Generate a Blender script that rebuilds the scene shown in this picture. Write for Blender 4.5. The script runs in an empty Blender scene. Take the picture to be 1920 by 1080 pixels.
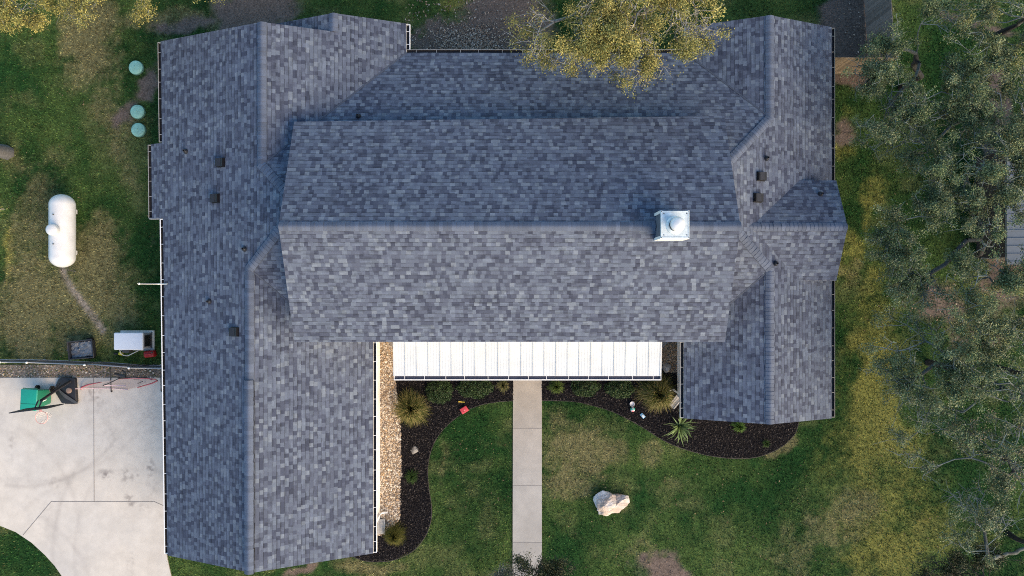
import bpy, bmesh, math, random
import numpy as np
from mathutils import Vector, Matrix
from mathutils.geometry import delaunay_2d_cdt

R = math.radians
sc = bpy.context.scene
COL = sc.collection
H = 28.4            # camera height above the ground
F = 1280.0          # focal length in photo pixels (24 mm lens, 1920 px wide)

# ---------------------------------------------------------------- camera
cam = bpy.data.cameras.new('camera')
cam.sensor_width = 36.0
cam.lens = 24.0
cam.clip_end = 3000
cam.clip_start = 0.1
cam_o = bpy.data.objects.new('camera', cam)
COL.objects.link(cam_o)
cam_o.location = (0, 0, H)
sc.camera = cam_o

# ---------------------------------------------------------------- sky and sun
SUN_EL, SUN_AZ = 20.0, 134.0       # azimuth clockwise from +Y (top of the picture)
world = bpy.data.worlds.new('World')
sc.world = world
world.use_nodes = True
wn = world.node_tree
bg = wn.nodes['Background']
sky = wn.nodes.new('ShaderNodeTexSky')
sky.sky_type = 'NISHITA'
sky.sun_disc = False
sky.sun_elevation = R(SUN_EL)
sky.sun_rotation = R(SUN_AZ)
sky.air_density = 1.5
sky.dust_density = 0.2
sky.ozone_density = 4.0
wn.links.new(sky.outputs[0], bg.inputs[0])
bg.inputs[1].default_value = 0.15
sl = bpy.data.lights.new('sun', 'SUN')
sl.energy = 4.5
sl.angle = R(66)
sl.color = (1.0, 0.74, 0.44)
so = bpy.data.objects.new('sun', sl)
COL.objects.link(so)
d = Vector((math.sin(R(SUN_AZ)) * math.cos(R(SUN_EL)), math.cos(R(SUN_AZ)) * math.cos(R(SUN_EL)), math.sin(R(SUN_EL))))
so.rotation_euler = d.to_track_quat('Z', 'Y').to_euler()
sc.view_settings.view_transform = 'Standard'
sc.view_settings.look = 'None'
sc.view_settings.exposure = 1.08
sc.view_settings.gamma = 1.0
sc.cycles.use_denoising = False    # keeps the grain of grass and leaves
sc.cycles.filter_width = 1.0      # crisp pixels, as in a downsized photograph

# ---------------------------------------------------------------- helpers
def U(px, py, z=0.0):
    """point of the place at height z that the photo shows at (px, py)"""
    s = (H - z) / F
    return ((px - 960) * s, (540 - py) * s, z)

def U2(px, py, z=0.0):
    return U(px, py, z)[:2]

def tag(o, label=None, cat=None, group=None, kind=None):
    if label: o['label'] = label
    if cat: o['category'] = cat
    if group: o['group'] = group
    if kind: o['kind'] = kind
    return o

def empty(name, loc=(0, 0, 0), rz=0.0):
    o = bpy.data.objects.new(name, None)
    o.empty_display_size = 0.3
    COL.objects.link(o)
    o.location = loc
    o.rotation_euler.z = rz
    return o

class MB:
    """collects faces and links them as ONE mesh object"""
    def __init__(self):
        self.v = []; self.f = []; self.mi = []; self.uv = []; self.c = []; self.sm = []
    def face(self, pts, mi=0, uv=None, col=None, smooth=False):
        b = len(self.v)
        self.v.extend([tuple(p) for p in pts])
        self.f.append(tuple(range(b, b + len(pts))))
        self.mi.append(mi)
        self.uv.append(uv if uv else [(0, 0)] * len(pts))
        self.c.append(col if col else (1, 1, 1))
        self.sm.append(smooth)
    def mesh(self, verts, faces, mi=0, col=None, smooth=False):
        b = len(self.v)
        self.v.extend([tuple(p) for p in verts])
        for f in faces:
            self.f.append(tuple(i + b for i in f))
            self.mi.append(mi); self.uv.append([(0, 0)] * len(f)); self.c.append(col if col else (1, 1, 1)); self.sm.append(smooth)
    def box(self, c, s, rz=0.0, mi=0, col=None, M=None):
        x, y, z = s[0] / 2, s[1] / 2, s[2] / 2
        vs = [(-x, -y, -z), (x, -y, -z), (x, y, -z), (-x, y, -z), (-x, -y, z), (x, -y, z), (x, y, z), (-x, y, z)]
        T = Matrix.Translation(c) @ (M if M else Matrix.Rotation(rz, 4, 'Z'))
        vs = [T @ Vector(v) for v in vs]
        self.mesh(vs, [(0, 3, 2, 1), (4, 5, 6, 7), (0, 1, 5, 4), (1, 2, 6, 5), (2, 3, 7, 6), (3, 0, 4, 7)], mi, col)
    def bar(self, a, b, w, h, mi=0, col=None):
        a = Vector(a); b = Vector(b); dv = b - a
        q = dv.to_track_quat('X', 'Z').to_matrix().to_4x4()
        self.box((a + b) / 2, (dv.length, w, h), 0, mi, col, q)
    def tube(self, pts, r, n=6, mi=0, col=None, closed=False, caps=True):
        pts = [Vector(p) for p in pts]
        rr = r if hasattr(r, '__len__') else [r] * len(pts)
        vs = []; fs = []
        m = len(pts)
        for i, p in enumerate(pts):
            if closed: t = pts[(i + 1) % m] - pts[i - 1]
            else: t = pts[min(i + 1, m - 1)] - pts[max(i - 1, 0)]
            if t.length < 1e-9: t = Vector((0, 0, 1))
            t.normalize()
            ref = Vector((0, 0, 1)) if abs(t.z) < 0.95 else Vector((1, 0, 0))
            a = t.cross(ref).normalized(); bb = t.cross(a)
            for k in range(n):
                an = 2 * math.pi * k / n
                vs.append(p + (a * math.cos(an) + bb * math.sin(an)) * rr[i])
        for i in range(m if closed else m - 1):
            j = (i + 1) % m
            for k in range(n):
                k2 = (k + 1) % n
                fs.append((i * n + k, i * n + k2, j * n + k2, j * n + k))
        if caps and not closed:
            fs.append(tuple(range(n))); fs.append(tuple((m - 1) * n + k for k in reversed(range(n))))
        self.mesh(vs, fs, mi, col, smooth=n > 5)
    def lathe(self, prof, c=(0, 0, 0), n=24, mi=0, col=None, M=None, smooth=True):
        """prof: list of (radius, z)"""
        vs = []; fs = []
        T = Matrix.Translation(c) @ (M if M else Matrix.Identity(4))
        for r, z in prof:
            for k in range(n):
                an = 2 * math.pi * k / n
                vs.append(T @ Vector((r * math.cos(an), r * math.sin(an), z)))
        for i in range(len(prof) - 1):
            for k in range(n):
                k2 = (k + 1) % n
                fs.append((i * n + k, i * n + k2, (i + 1) * n + k2, (i + 1) * n + k))
        fs.append(tuple(reversed(range(n)))); fs.append(tuple((len(prof) - 1) * n + k for k in range(n)))
        self.mesh(vs, fs, mi, col, smooth)
    def prism(self, poly, z0, z1, mi=0, mi_side=None, col=None):
        """poly: list of (x, y), counter-clockwise"""
        a = sum(poly[i][0] * poly[(i + 1) % len(poly)][1] - poly[(i + 1) % len(poly)][0] * poly[i][1] for i in range(len(poly)))
        if a < 0: poly = poly[::-1]
        n = len(poly)
        vs = [(x, y, z0) for x, y in poly] + [(x, y, z1) for x, y in poly]
        self.mesh(vs, [tuple(n + i for i in range(n)), tuple(reversed(range(n)))], mi, col)
        self.mesh(vs, [(i, (i + 1) % n, n + (i + 1) % n, n + i) for i in range(n)], mi if mi_side is None else mi_side, col)
    def build(self, name, mats, parent=None, loc=None, bevel=0.0, seg=2):
        if not isinstance(mats, (list, tuple)): mats = [mats]
        me = bpy.data.meshes.new(name)
        v = self.v
        if loc is not None:
            v = [(p[0] - loc[0], p[1] - loc[1], p[2] - loc[2]) for p in v]
        me.from_pydata([tuple(p) for p in v], [], self.f)
        for m in mats: me.materials.append(m)
        me.polygons.foreach_set('material_index', self.mi)
        me.polygons.foreach_set('use_smooth', self.sm)
        uvl = me.uv_layers.new(name='UVMap')
        uvl.data.foreach_set('uv', [c for f in self.uv for p in f for c in p])
        ca = me.color_attributes.new('Col', 'FLOAT_COLOR', 'CORNER')
        buf = []
        for f, c in zip(self.f, self.c):
            buf.extend((c[0], c[1], c[2], 1.0) * len(f))
        ca.data.foreach_set('color', buf)
        o = bpy.data.objects.new(name, me)
        COL.objects.link(o)
        if loc is not None: o.location = loc
        if parent: 
            o.parent = parent
        if bevel:
            bm = bmesh.new(); bm.from_mesh(me)
            bmesh.ops.remove_doubles(bm, verts=bm.verts, dist=1e-5)
            es = [e for e in bm.edges if len(e.link_faces) == 2 and e.calc_face_angle(0) > R(35)]
            bmesh.ops.bevel(bm, geom=es, offset=bevel, segments=seg, profile=0.5, affect='EDGES', clamp_overlap=True)
            for f in bm.faces: f.smooth = True
            bm.to_mesh(me); bm.free()
        me.update()
        return o

def big_mesh(name, V, Fq, C, mats, parent=None, smooth=False, MI=None):
    """fast numpy mesh; Fq (n,3) or (n,4); C per-vertex colours"""
    me = bpy.data.meshes.new(name)
    k = Fq.shape[1]
    me.vertices.add(len(V)); me.vertices.foreach_set('co', np.asarray(V, np.float32).ravel())
    me.loops.add(Fq.size); me.loops.foreach_set('vertex_index', np.asarray(Fq, np.int32).ravel())
    me.polygons.add(len(Fq))
    me.polygons.foreach_set('loop_start', np.arange(0, Fq.size, k, dtype=np.int32))
    try: me.polygons.foreach_set('loop_total', np.full(len(Fq), k, np.int32))
    except Exception: pass
    if not isinstance(mats, (list, tuple)): mats = [mats]
    for m in mats: me.materials.append(m)
    if MI is not None: me.polygons.foreach_set('material_index', np.asarray(MI, np.int32))
    me.polygons.foreach_set('use_smooth', np.full(len(Fq), smooth, bool))
    me.update(calc_edges=True)
    if C is not None:
        ca = me.color_attributes.new('Col', 'FLOAT_COLOR', 'POINT')
        c4 = np.ones((len(V), 4), np.float32); c4[:, :3] = C
        ca.data.foreach_set('color', c4.ravel())
    o = bpy.data.objects.new(name, me)
    COL.objects.link(o)
    if parent: o.parent = parent
    return o

# ---- value noise in numpy
def hash2(ix, iy, seed):
    h = (ix.astype(np.int64) * 374761393 + iy.astype(np.int64) * 668265263 + seed * 974634721) & 0x7fffffff
    h = ((h ^ (h >> 13)) * 1274126177) & 0x7fffffff
    h = h ^ (h >> 16)
    return (h & 0xffff) / 65535.0
def vnoise(x, y, seed=0):
    x = np.asarray(x, float); y = np.asarray(y, float)
    ix = np.floor(x); iy = np.floor(y)
    fx = x - ix; fy = y - iy
    fx = fx * fx * (3 - 2 * fx); fy = fy * fy * (3 - 2 * fy)
    a = hash2(ix, iy, seed); b = hash2(ix + 1, iy, seed); c = hash2(ix, iy + 1, seed); e = hash2(ix + 1, iy + 1, seed)
    return (a * (1 - fx) + b * fx) * (1 - fy) + (c * (1 - fx) + e * fx) * fy
def fbm(x, y, seed=0, oct=4, lac=2.1, gain=0.5):
    s = 0; a = 1; t = 0
    for i in range(oct):
        s = s + a * vnoise(x * lac ** i, y * lac ** i, seed + i * 13); t += a; a *= gain
    return s / t
def inpoly(x, y, poly):
    x = np.asarray(x); y = np.asarray(y)
    r = np.zeros(x.shape, bool)
    n = len(poly); j = n - 1
    for i in range(n):
        xi, yi = poly[i]; xj, yj = poly[j]
        if yi != yj:
            r ^= ((yi > y) != (yj > y)) & (x < (xj - xi) * (y - yi) / (yj - yi) + xi)
        j = i
    return r

# ---------------------------------------------------------------- materials
def mat(name, col=(0.5, 0.5, 0.5), rough=0.6, metal=0.0, var=0.0, scale=8.0, bump=0.0, bscale=60.0, spec=0.5, attr=False, coat=0.0):
    m = bpy.data.materials.new(name); m.use_nodes = True
    nt = m.node_tree; b = nt.nodes['Principled BSDF']
    b.inputs['Base Color'].default_value = (*col, 1); b.inputs['Roughness'].default_value = rough; b.inputs['Metallic'].default_value = metal
    b.inputs['Specular IOR Level'].default_value = spec
    b.inputs['Coat Weight'].default_value = coat
    last = None
    tc = nt.nodes.new('ShaderNodeTexCoord')
    if attr:
        a = nt.nodes.new('ShaderNodeVertexColor'); a.layer_name = 'Col'; last = a.outputs[0]
    if var > 0:
        nz = nt.nodes.new('ShaderNodeTexNoise'); nz.inputs['Scale'].default_value = scale; nz.inputs['Detail'].default_value = 6; nz.inputs['Roughness'].default_value = 0.65
        nt.links.new(tc.outputs['Object'], nz.inputs['Vector'])
        mr = nt.nodes.new('ShaderNodeMapRange'); mr.inputs['From Min'].default_value = 0.25; mr.inputs['From Max'].default_value = 0.75
        mr.inputs['To Min'].default_value = 1 - var; mr.inputs['To Max'].default_value = 1 + var
        nt.links.new(nz.outputs[0], mr.inputs['Value'])
        mx = nt.nodes.new('ShaderNodeMix'); mx.data_type = 'RGBA'; mx.blend_type = 'MULTIPLY'; mx.inputs[0].default_value = 1
        if last: nt.links.new(last, mx.inputs[6])
        else: mx.inputs[6].default_value = (*col, 1)
        nt.links.new(mr.outputs[0], mx.inputs[7]); last = mx.outputs[2]
    if last: nt.links.new(last, b.inputs['Base Color'])
    if bump > 0:
        nb = nt.nodes.new('ShaderNodeTexNoise'); nb.inputs['Scale'].default_value = bscale; nb.inputs['Detail'].default_value = 4
        nt.links.new(tc.outputs['Object'], nb.inputs['Vector'])
        bp = nt.nodes.new('ShaderNodeBump'); bp.inputs['Strength'].default_value = bump; bp.inputs['Distance'].default_value = 0.02
        nt.links.new(nb.outputs[0], bp.inputs['Height']); nt.links.new(bp.outputs[0], b.inputs['Normal'])
    return m

def shingle_mat():
    m = bpy.data.materials.new('laminated_shingles'); m.use_nodes = True
    nt = m.node_tree; N = nt.nodes; L = nt.links; b = N['Principled BSDF']
    b.inputs['Roughness'].default_value = 0.85; b.inputs['Specular IOR Level'].default_value = 0.25
    uv = N.new('ShaderNodeUVMap'); uv.uv_map = 'UVMap'
    sp = N.new('ShaderNodeSeparateXYZ'); L.new(uv.outputs[0], sp.inputs[0])
    def mth(op, a, bb=None, c=None):
        n = N.new('ShaderNodeMath'); n.operation = op
        for i, x in enumerate((a, bb, c)):
            if x is None: continue
            if isinstance(x, (int, float)): n.inputs[i].default_value = x
            else: L.new(x, n.inputs[i])
        return n.outputs[0]
    # slight unevenness of the courses
    wob = N.new('ShaderNodeTexNoise'); wob.noise_dimensions = '2D'; wob.inputs['Scale'].default_value = 0.9; wob.inputs['Detail'].default_value = 1
    L.new(uv.outputs[0], wob.inputs['Vector'])
    v = mth('DIVIDE', sp.outputs[1], 0.143)
    v = mth('ADD', v, mth('MULTIPLY', mth('SUBTRACT', wob.outputs[0], 0.5), 0.22))
    row = mth('FLOOR', v); fv = mth('FRACT', v)
    wn1 = N.new('ShaderNodeTexWhiteNoise'); wn1.noise_dimensions = '1D'; L.new(row, wn1.inputs['W'])
    hrow = mth('MULTIPLY', wn1.outputs[0], 3000.0)
    w = mth('ADD', mth('MULTIPLY', sp.outputs[0], 6.7), hrow)
    vo = N.new('ShaderNodeTexVoronoi'); vo.voronoi_dimensions = '1D'; vo.inputs['Scale'].default_value = 1.0; vo.inputs['Randomness'].default_value = 0.62
    L.new(w, vo.inputs['W'])
    sc_ = N.new('ShaderNodeSeparateColor'); L.new(vo.outputs['Color'], sc_.inputs[0])
    rp = N.new('ShaderNodeValToRGB'); cr = rp.color_ramp; cr.interpolation = 'CONSTANT'
    stops = [(0.0, (0.047, 0.056, 0.088)), (0.10, (0.060, 0.071, 0.107)), (0.25, (0.077, 0.091, 0.132)), (0.42, (0.092, 0.110, 0.156)), (0.62, (0.101, 0.122, 0.169)),
             (0.79, (0.118, 0.142, 0.190)), (0.92, (0.143, 0.168, 0.212))]
    cr.elements[0].position = 0; cr.elements[0].color = (*stops[0][1], 1)
    cr.elements[1].position = stops[1][0]; cr.elements[1].color = (*stops[1][1], 1)
    for p, c in stops[2:]:
        e = cr.elements.new(p); e.color = (*c, 1)
    L.new(sc_.outputs[0], rp.inputs[0])
    w2 = mth('ADD', mth('MULTIPLY', sp.outputs[0], 4.3), mth('ADD', mth('MULTIPLY', hrow, 0.713), mth('MULTIPLY', mth('GREATER_THAN', fv, 0.5), 41.3)))
    vo2 = N.new('ShaderNodeTexVoronoi'); vo2.voronoi_dimensions = '1D'; vo2.inputs['Scale'].default_value = 1.0; vo2.inputs['Randomness'].default_value = 0.8
    L.new(w2, vo2.inputs['W'])
    sc2 = N.new('ShaderNodeSeparateColor'); L.new(vo2.outputs['Color'], sc2.inputs[0])
    half = mth('ADD', mth('MULTIPLY', mth('LESS_THAN', sc2.outputs[0], 0.16), -0.20), mth('MULTIPLY', mth('GREATER_THAN', sc2.outputs[0], 0.88), 0.16))
    # granule blend inside a tab and slow weathering over the roof
    g = N.new('ShaderNodeTexNoise'); g.noise_dimensions = '2D'; g.inputs['Scale'].default_value = 26; g.inputs['Detail'].default_value = 5; g.inputs['Roughness'].default_value = 0.7
    L.new(uv.outputs[0], g.inputs['Vector'])
    g2 = N.new('ShaderNodeTexNoise'); g2.noise_dimensions = '2D'; g2.inputs['Scale'].default_value = 0.55; g2.inputs['Detail'].default_value = 3
    L.new(uv.outputs[0], g2.inputs['Vector'])
    k = mth('MULTIPLY', mth('ADD', 0.72, mth('MULTIPLY', g.outputs[0], 0.56)), mth('ADD', 0.93, mth('MULTIPLY', g2.outputs[0], 0.14)))
    # printed band and painted edge shadow atop each course, broken by upper laminate layer
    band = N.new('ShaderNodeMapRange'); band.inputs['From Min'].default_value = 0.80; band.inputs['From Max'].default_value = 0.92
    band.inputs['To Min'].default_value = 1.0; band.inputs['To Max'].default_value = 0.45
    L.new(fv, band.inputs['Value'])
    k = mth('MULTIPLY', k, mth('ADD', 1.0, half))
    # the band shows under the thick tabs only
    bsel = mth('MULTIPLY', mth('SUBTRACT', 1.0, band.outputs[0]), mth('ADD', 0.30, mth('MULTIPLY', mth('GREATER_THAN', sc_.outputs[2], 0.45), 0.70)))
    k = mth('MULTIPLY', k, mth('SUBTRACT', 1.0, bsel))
    mx = N.new('ShaderNodeMix'); mx.data_type = 'RGBA'; mx.blend_type = 'MULTIPLY'; mx.inputs[0].default_value = 1
    L.new(rp.outputs[0], mx.inputs[6]); L.new(k, mx.inputs[7])
    L.new(mx.outputs[2], b.inputs['Base Color'])
    hgt = mth('ADD', mth('MULTIPLY', mth('SUBTRACT', 1.0, fv), 1.0), mth('MULTIPLY', mth('GREATER_THAN', sc_.outputs[1], 0.5), 0.45))
    hgt = mth('ADD', hgt, mth('MULTIPLY', g.outputs[0], 0.25))
    bp = N.new('ShaderNodeBump'); bp.inputs['Strength'].default_value = 0.5; bp.inputs['Distance'].default_value = 0.008
    L.new(hgt, bp.inputs['Height']); L.new(bp.outputs[0], b.inputs['Normal'])
    return m

def net_mat(name, col, alpha):
    m = bpy.data.materials.new(name); m.use_nodes = True
    nt = m.node_tree; b = nt.nodes['Principled BSDF']
    b.inputs['Base Color'].default_value = (*col, 1); b.inputs['Roughness'].default_value = 0.9
    b.inputs['Alpha'].default_value = alpha
    return m

M = {}
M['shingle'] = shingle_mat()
M['cap'] = mat('ridge_cap_shingle', (0.15, 0.17, 0.21), 0.85, var=0.2, scale=30, bump=0.3, bscale=150, spec=0.25, attr=True)
M['white'] = mat('white_painted_metal', (0.78, 0.78, 0.78), 0.45, var=0.05, scale=3)
M['trim'] = mat('white_trim_paint', (0.72, 0.71, 0.70), 0.6, var=0.06, scale=5)
M['wall'] = mat('pale_limestone_wall', (0.72, 0.70, 0.68), 0.85, var=0.12, scale=6, bump=0.3, bscale=20)
M['dull'] = mat('dull_gutter_paint', (0.30, 0.30, 0.30), 0.6, var=0.25, scale=4)
M['tan'] = mat('cream_gutter_paint', (0.34, 0.31, 0.26), 0.6, var=0.25, scale=4)
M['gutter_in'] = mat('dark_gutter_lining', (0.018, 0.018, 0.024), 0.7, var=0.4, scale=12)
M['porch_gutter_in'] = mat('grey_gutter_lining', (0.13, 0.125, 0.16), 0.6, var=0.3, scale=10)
M['galv'] = mat('galvanised_steel', (0.62, 0.68, 0.70), 0.4, 0.25, var=0.25, scale=9, bump=0.1)
M['vent'] = mat('black_vent_metal', (0.004, 0.004, 0.006), 0.5, var=0.2)
M['vent_top'] = mat('dark_vent_hood', (0.015, 0.018, 0.028), 0.8, var=0.3, scale=30)
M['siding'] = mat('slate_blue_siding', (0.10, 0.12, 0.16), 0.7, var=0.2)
M['dkside'] = mat('dark_shingle_edge', (0.062, 0.074, 0.105), 0.9)  # darkened sides and steps of the caps stand in for their shadow edges
M['lead'] = mat('grey_pipe_boot', (0.016, 0.019, 0.028), 0.5, var=0.2)
M['ground'] = mat('lawn_soil', rough=0.95, var=0.6, scale=15.0, bump=0.7, bscale=22, spec=0.1, attr=True)
M['blade'] = mat('grass_blade', rough=0.8, spec=0.15, attr=True)
M['leaf'] = mat('oak_leaf', rough=0.6, spec=0.3, attr=True)
M['bark'] = mat('lichen_bark', rough=0.9, var=0.35, scale=14, bump=0.5, bscale=30, spec=0.1, attr=True)
M['concrete'] = mat('broomed_concrete', rough=0.85, var=0.09, scale=2.2, bump=0.12, bscale=120, spec=0.2, attr=True)
M['joint'] = mat('joint_filler', (0.19, 0.175, 0.17), 0.9)
M['mulch'] = mat('dark_mulch', (0.012, 0.011, 0.013), 0.95, var=0.5, scale=18, bump=1.0, bscale=35, spec=0.1)
M['chip'] = mat('mulch_chip', rough=0.9, spec=0.1, attr=True)
M['stone'] = mat('river_gravel_stone', rough=0.75, spec=0.25, attr=True)
M['gravel_base'] = mat('gravel_bed', (0.20, 0.16, 0.13), 0.95, var=0.5, scale=30, bump=1.0, bscale=40)

# ---------------------------------------------------------------- ground outlines (photo pixels at ground level)
DRIVE = [(-80, 708), (362, 708), (362, 1000), (311, 1028), (314, 1046), (326, 1100), (124, 1100), (117, 1080), (103, 1060), (85, 1040), (60, 1017), (30, 997), (0, 985), (-40, 974), (-80, 967)]
WALK = [(962, 690), (1016, 690), (1016, 1110), (961, 1110)]
BED_L = [(655, 1040), (680, 1050), (705, 1053), (740, 1049), (775, 1032), (798, 1004), (808, 975), (809, 948), (804, 915), (802, 880), (806, 852), (815, 828), (830, 806), (850, 787), (875, 769), (905, 758), (935, 753), (962, 751), (962, 640), (640, 640), (640, 1030)]
BED_R = [(1016, 640), (1016, 751), (1045, 751), (1080, 753), (1115, 761), (1150, 772), (1180, 787), (1210, 804), (1235, 820), (1260, 833), (1290, 844), (1330, 854), (1370, 859), (1410, 858), (1440, 850), (1470, 834), (1490, 813), (1497, 792), (1497, 740), (1300, 700), (1300, 640)]
GRAV_L = [(700, 640), (738, 640), (742, 722), (750, 765), (753, 870), (750, 930), (752, 968), (742, 984), (716, 1002), (700, 1010)]
GRAV_R = [(1232, 640), (1290, 640), (1290, 690), (1262, 700), (1240, 692)]
GRAV_N = [(-80, 684), (362, 684), (362, 709), (-80, 709)]
HOUSE_FOOT = [(385, 100), (385, 960), (690, 960), (690, 640), (1290, 640), (1290, 740), (1480, 740), (1480, 130), (1290, 130), (1290, 150), (775, 150), (775, 110)]
W = lambda poly: [U2(*p) for p in poly]

# lawn patches: kind, cx, cy, rx, ry, angle, strength
PATCH = [  # some deep green entries paint the shade under the oaks and beside the house
 ('dry', 170, 75, 45, 85, 0, 1.0), ('dry', 200, 110, 30, 40, 20, 0.6), ('dry', 330, 30, 80, 22, 0, 0.7), ('dry', 260, 35, 60, 20, 10, 0.5),
 ('dry', 210, 250, 30, 120, -25, 0.55), ('dry', 20, 300, 30, 40, 0, 0.4), ('dry', 70, 330, 90, 60, 0, 0.25),
 ('dry', 70, 430, 60, 90, 10, 0.7), ('dry', 120, 560, 130, 90, 0, 0.95), ('dry', 185, 480, 50, 60, 0, 0.9), ('dry', 60, 620, 80, 60, 0, 0.8), ('dry', 210, 600, 40, 50, 0, 0.6),
 ('dirt', 272, 160, 30, 20, -45, 0.9), ('dirt', 230, 215, 35, 14, -55, 0.5), ('dirt', 470, 15, 70, 40, 0, 1.0), ('dirt', 345, 40, 70, 18, -15, 0.5), ('dirt', 290, 470, 8, 40, 0, 0.2),
 ('dirt', 850, 75, 60, 25, 0, 0.75), ('dirt', 930, 30, 50, 60, 0, 0.9), ('lush_shade', 800, 20, 50, 40, 0, 1.0), ('yel', 860, 10, 25, 20, 0, .5), ('dirt', 780, 90, 40, 15, 0, 0.9), ('dirt', 990, 40, 50, 60, 0, 0.9),
 ('dirt', 1605, 60, 45, 70, 0, 1.1), ('dirt', 1600, 145, 40, 10, 0, 0.9), ('dirt', 1590, 235, 20, 25, 0, 0.55),
 ('dirt', 1760, 560, 60, 40, 10, 0.6), ('dirt', 1880, 520, 40, 60, 0, 0.7), ('dirt', 1850, 620, 60, 40, 0, 0.4), ('dirt', 1820, 45, 75, 7, 13, 1.1), ('dirt', 1880, 330, 25, 200, 0, 1.0),
 ('yel', 1650, 930, 110, 190, 0, 0.42), ('yel', 1640, 700, 60, 260, 0, 0.42), ('yel', 1605, 640, 25, 50, 0, 0.55), ('yel', 1630, 700, 28, 90, 0, 1.0), ('yel', 1655, 790, 30, 70, 0, 0.9), ('yel', 1620, 850, 22, 60, 5, 0.7), ('yel', 1680, 830, 30, 30, 0, 0.8),
 ('yel', 1690, 920, 30, 60, 0, 0.5), ('yel', 1690, 1030, 60, 40, 0, 0.9), ('yel', 1610, 1060, 30, 40, 0, 0.6), ('yel', 1585, 480, 25, 60, 0, 0.5), ('yel', 1590, 240, 20, 60, 0, 0.4),
 ('yel', 1640, 390, 18, 80, 0, 0.35), ('yel', 1750, 1000, 70, 60, 0, 0.4), ('yel', 8, 480, 16, 50, 0, 0.7), ('yel', 1850, 1000, 60, 60, 0, 0.3),
 ('dry', 1590, 520, 22, 30, 0, 0.5), ('dry', 1600, 960, 60, 40, 20, 0.55), ('dry', 1560, 1000, 60, 50, 0, 0.5), ('dry', 1500, 1040, 60, 40, 0, 0.4), ('dry', 1480, 836, 18, 10, -35, 1.0), ('dry', 1455, 852, 18, 6, -30, 1.0),
 ('dry', 1080, 840, 60, 50, 0, 0.8), ('dry', 1130, 860, 45, 32, 0, 0.75), ('dry', 1070, 900, 50, 30, 0, 0.7), ('dry', 1050, 800, 40, 40, 0, 0.5), ('dry', 1225, 855, 25, 28, 0, 0.6), ('dry', 1260, 920, 60, 25, 0, 0.3), ('dry', 1165, 975, 40, 30, 0, 0.25),
 ('dirt', 1240, 1065, 55, 22, 0, 0.9), ('dirt', 1260, 1035, 25, 15, 0, 0.5), ('dry', 1200, 1040, 60, 30, 0, 0.4),
 ('dry', 690, 1065, 60, 14, 0, 0.95), ('dirt', 560, 1072, 30, 8, -15, 0.7), ('dry', 870, 860, 30, 50, 0, 0.2), ('dry', 835, 870, 14, 60, 0, 0.3), ('dry', 905, 960, 40, 50, 0, 0.2),
 ('lush_shade', 880, 920, 60, 110, 0, 0.5), ('lush_shade', 260, 450, 45, 120, 0, 0.8), ('lush_shade', 60, 130, 70, 60, 0, 0.5), ('lush_shade', 225, 160, 22, 60, 0, 0.6), ('lush_shade', 285, 230, 15, 40, 0, 0.8), ('lush_shade', 260, 140, 35, 30, 0, 0.6),
 ('lush_shade', 600, 15, 80, 30, 0, 0.9), ('lush_shade', 720, 20, 50, 25, 0, 0.7), ('lush_shade', 1430, 20, 110, 30, 0, 0.9), ('lush_shade', 1190, 820, 50, 50, 0, 0.4), ('lush_shade', 1300, 900, 80, 40, 10, 0.6), ('lush_shade', 1400, 920, 120, 60, 0, 0.5),
 ('lush_shade', 1090, 990, 40, 40, 0, 0.6), ('lush_shade', 1075, 940, 25, 60, 0, 0.3), ('lush_shade', 1540, 860, 40, 60, 0, 0.5), ('lush_shade', 1580, 740, 12, 70, 0, 0.8), ('lush_shade', 1680, 400, 60, 120, 0, 0.9), ('lush_shade', 1690, 590, 40, 50, 0, 0.8),
 ('lush_shade', 1780, 900, 70, 50, 0, 0.7), ('lush_shade', 1800, 250, 90, 160, 0, 0.8), ('lush_shade', 1850, 780, 70, 120, 0, 0.6), ('lush_shade', 40, 1050, 70, 45, 0, 0.4), ('lush_shade', 410, 1065, 50, 20, 0, 0.4), ('lush_shade', 1720, 30, 40, 40, 0, 0.5),
]
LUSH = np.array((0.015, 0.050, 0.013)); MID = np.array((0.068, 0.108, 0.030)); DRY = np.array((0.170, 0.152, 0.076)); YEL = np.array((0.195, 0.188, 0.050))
DIRT = np.array((0.130, 0.100, 0.084)); TRAIL = np.array((0.22, 0.185, 0.165))

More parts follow.
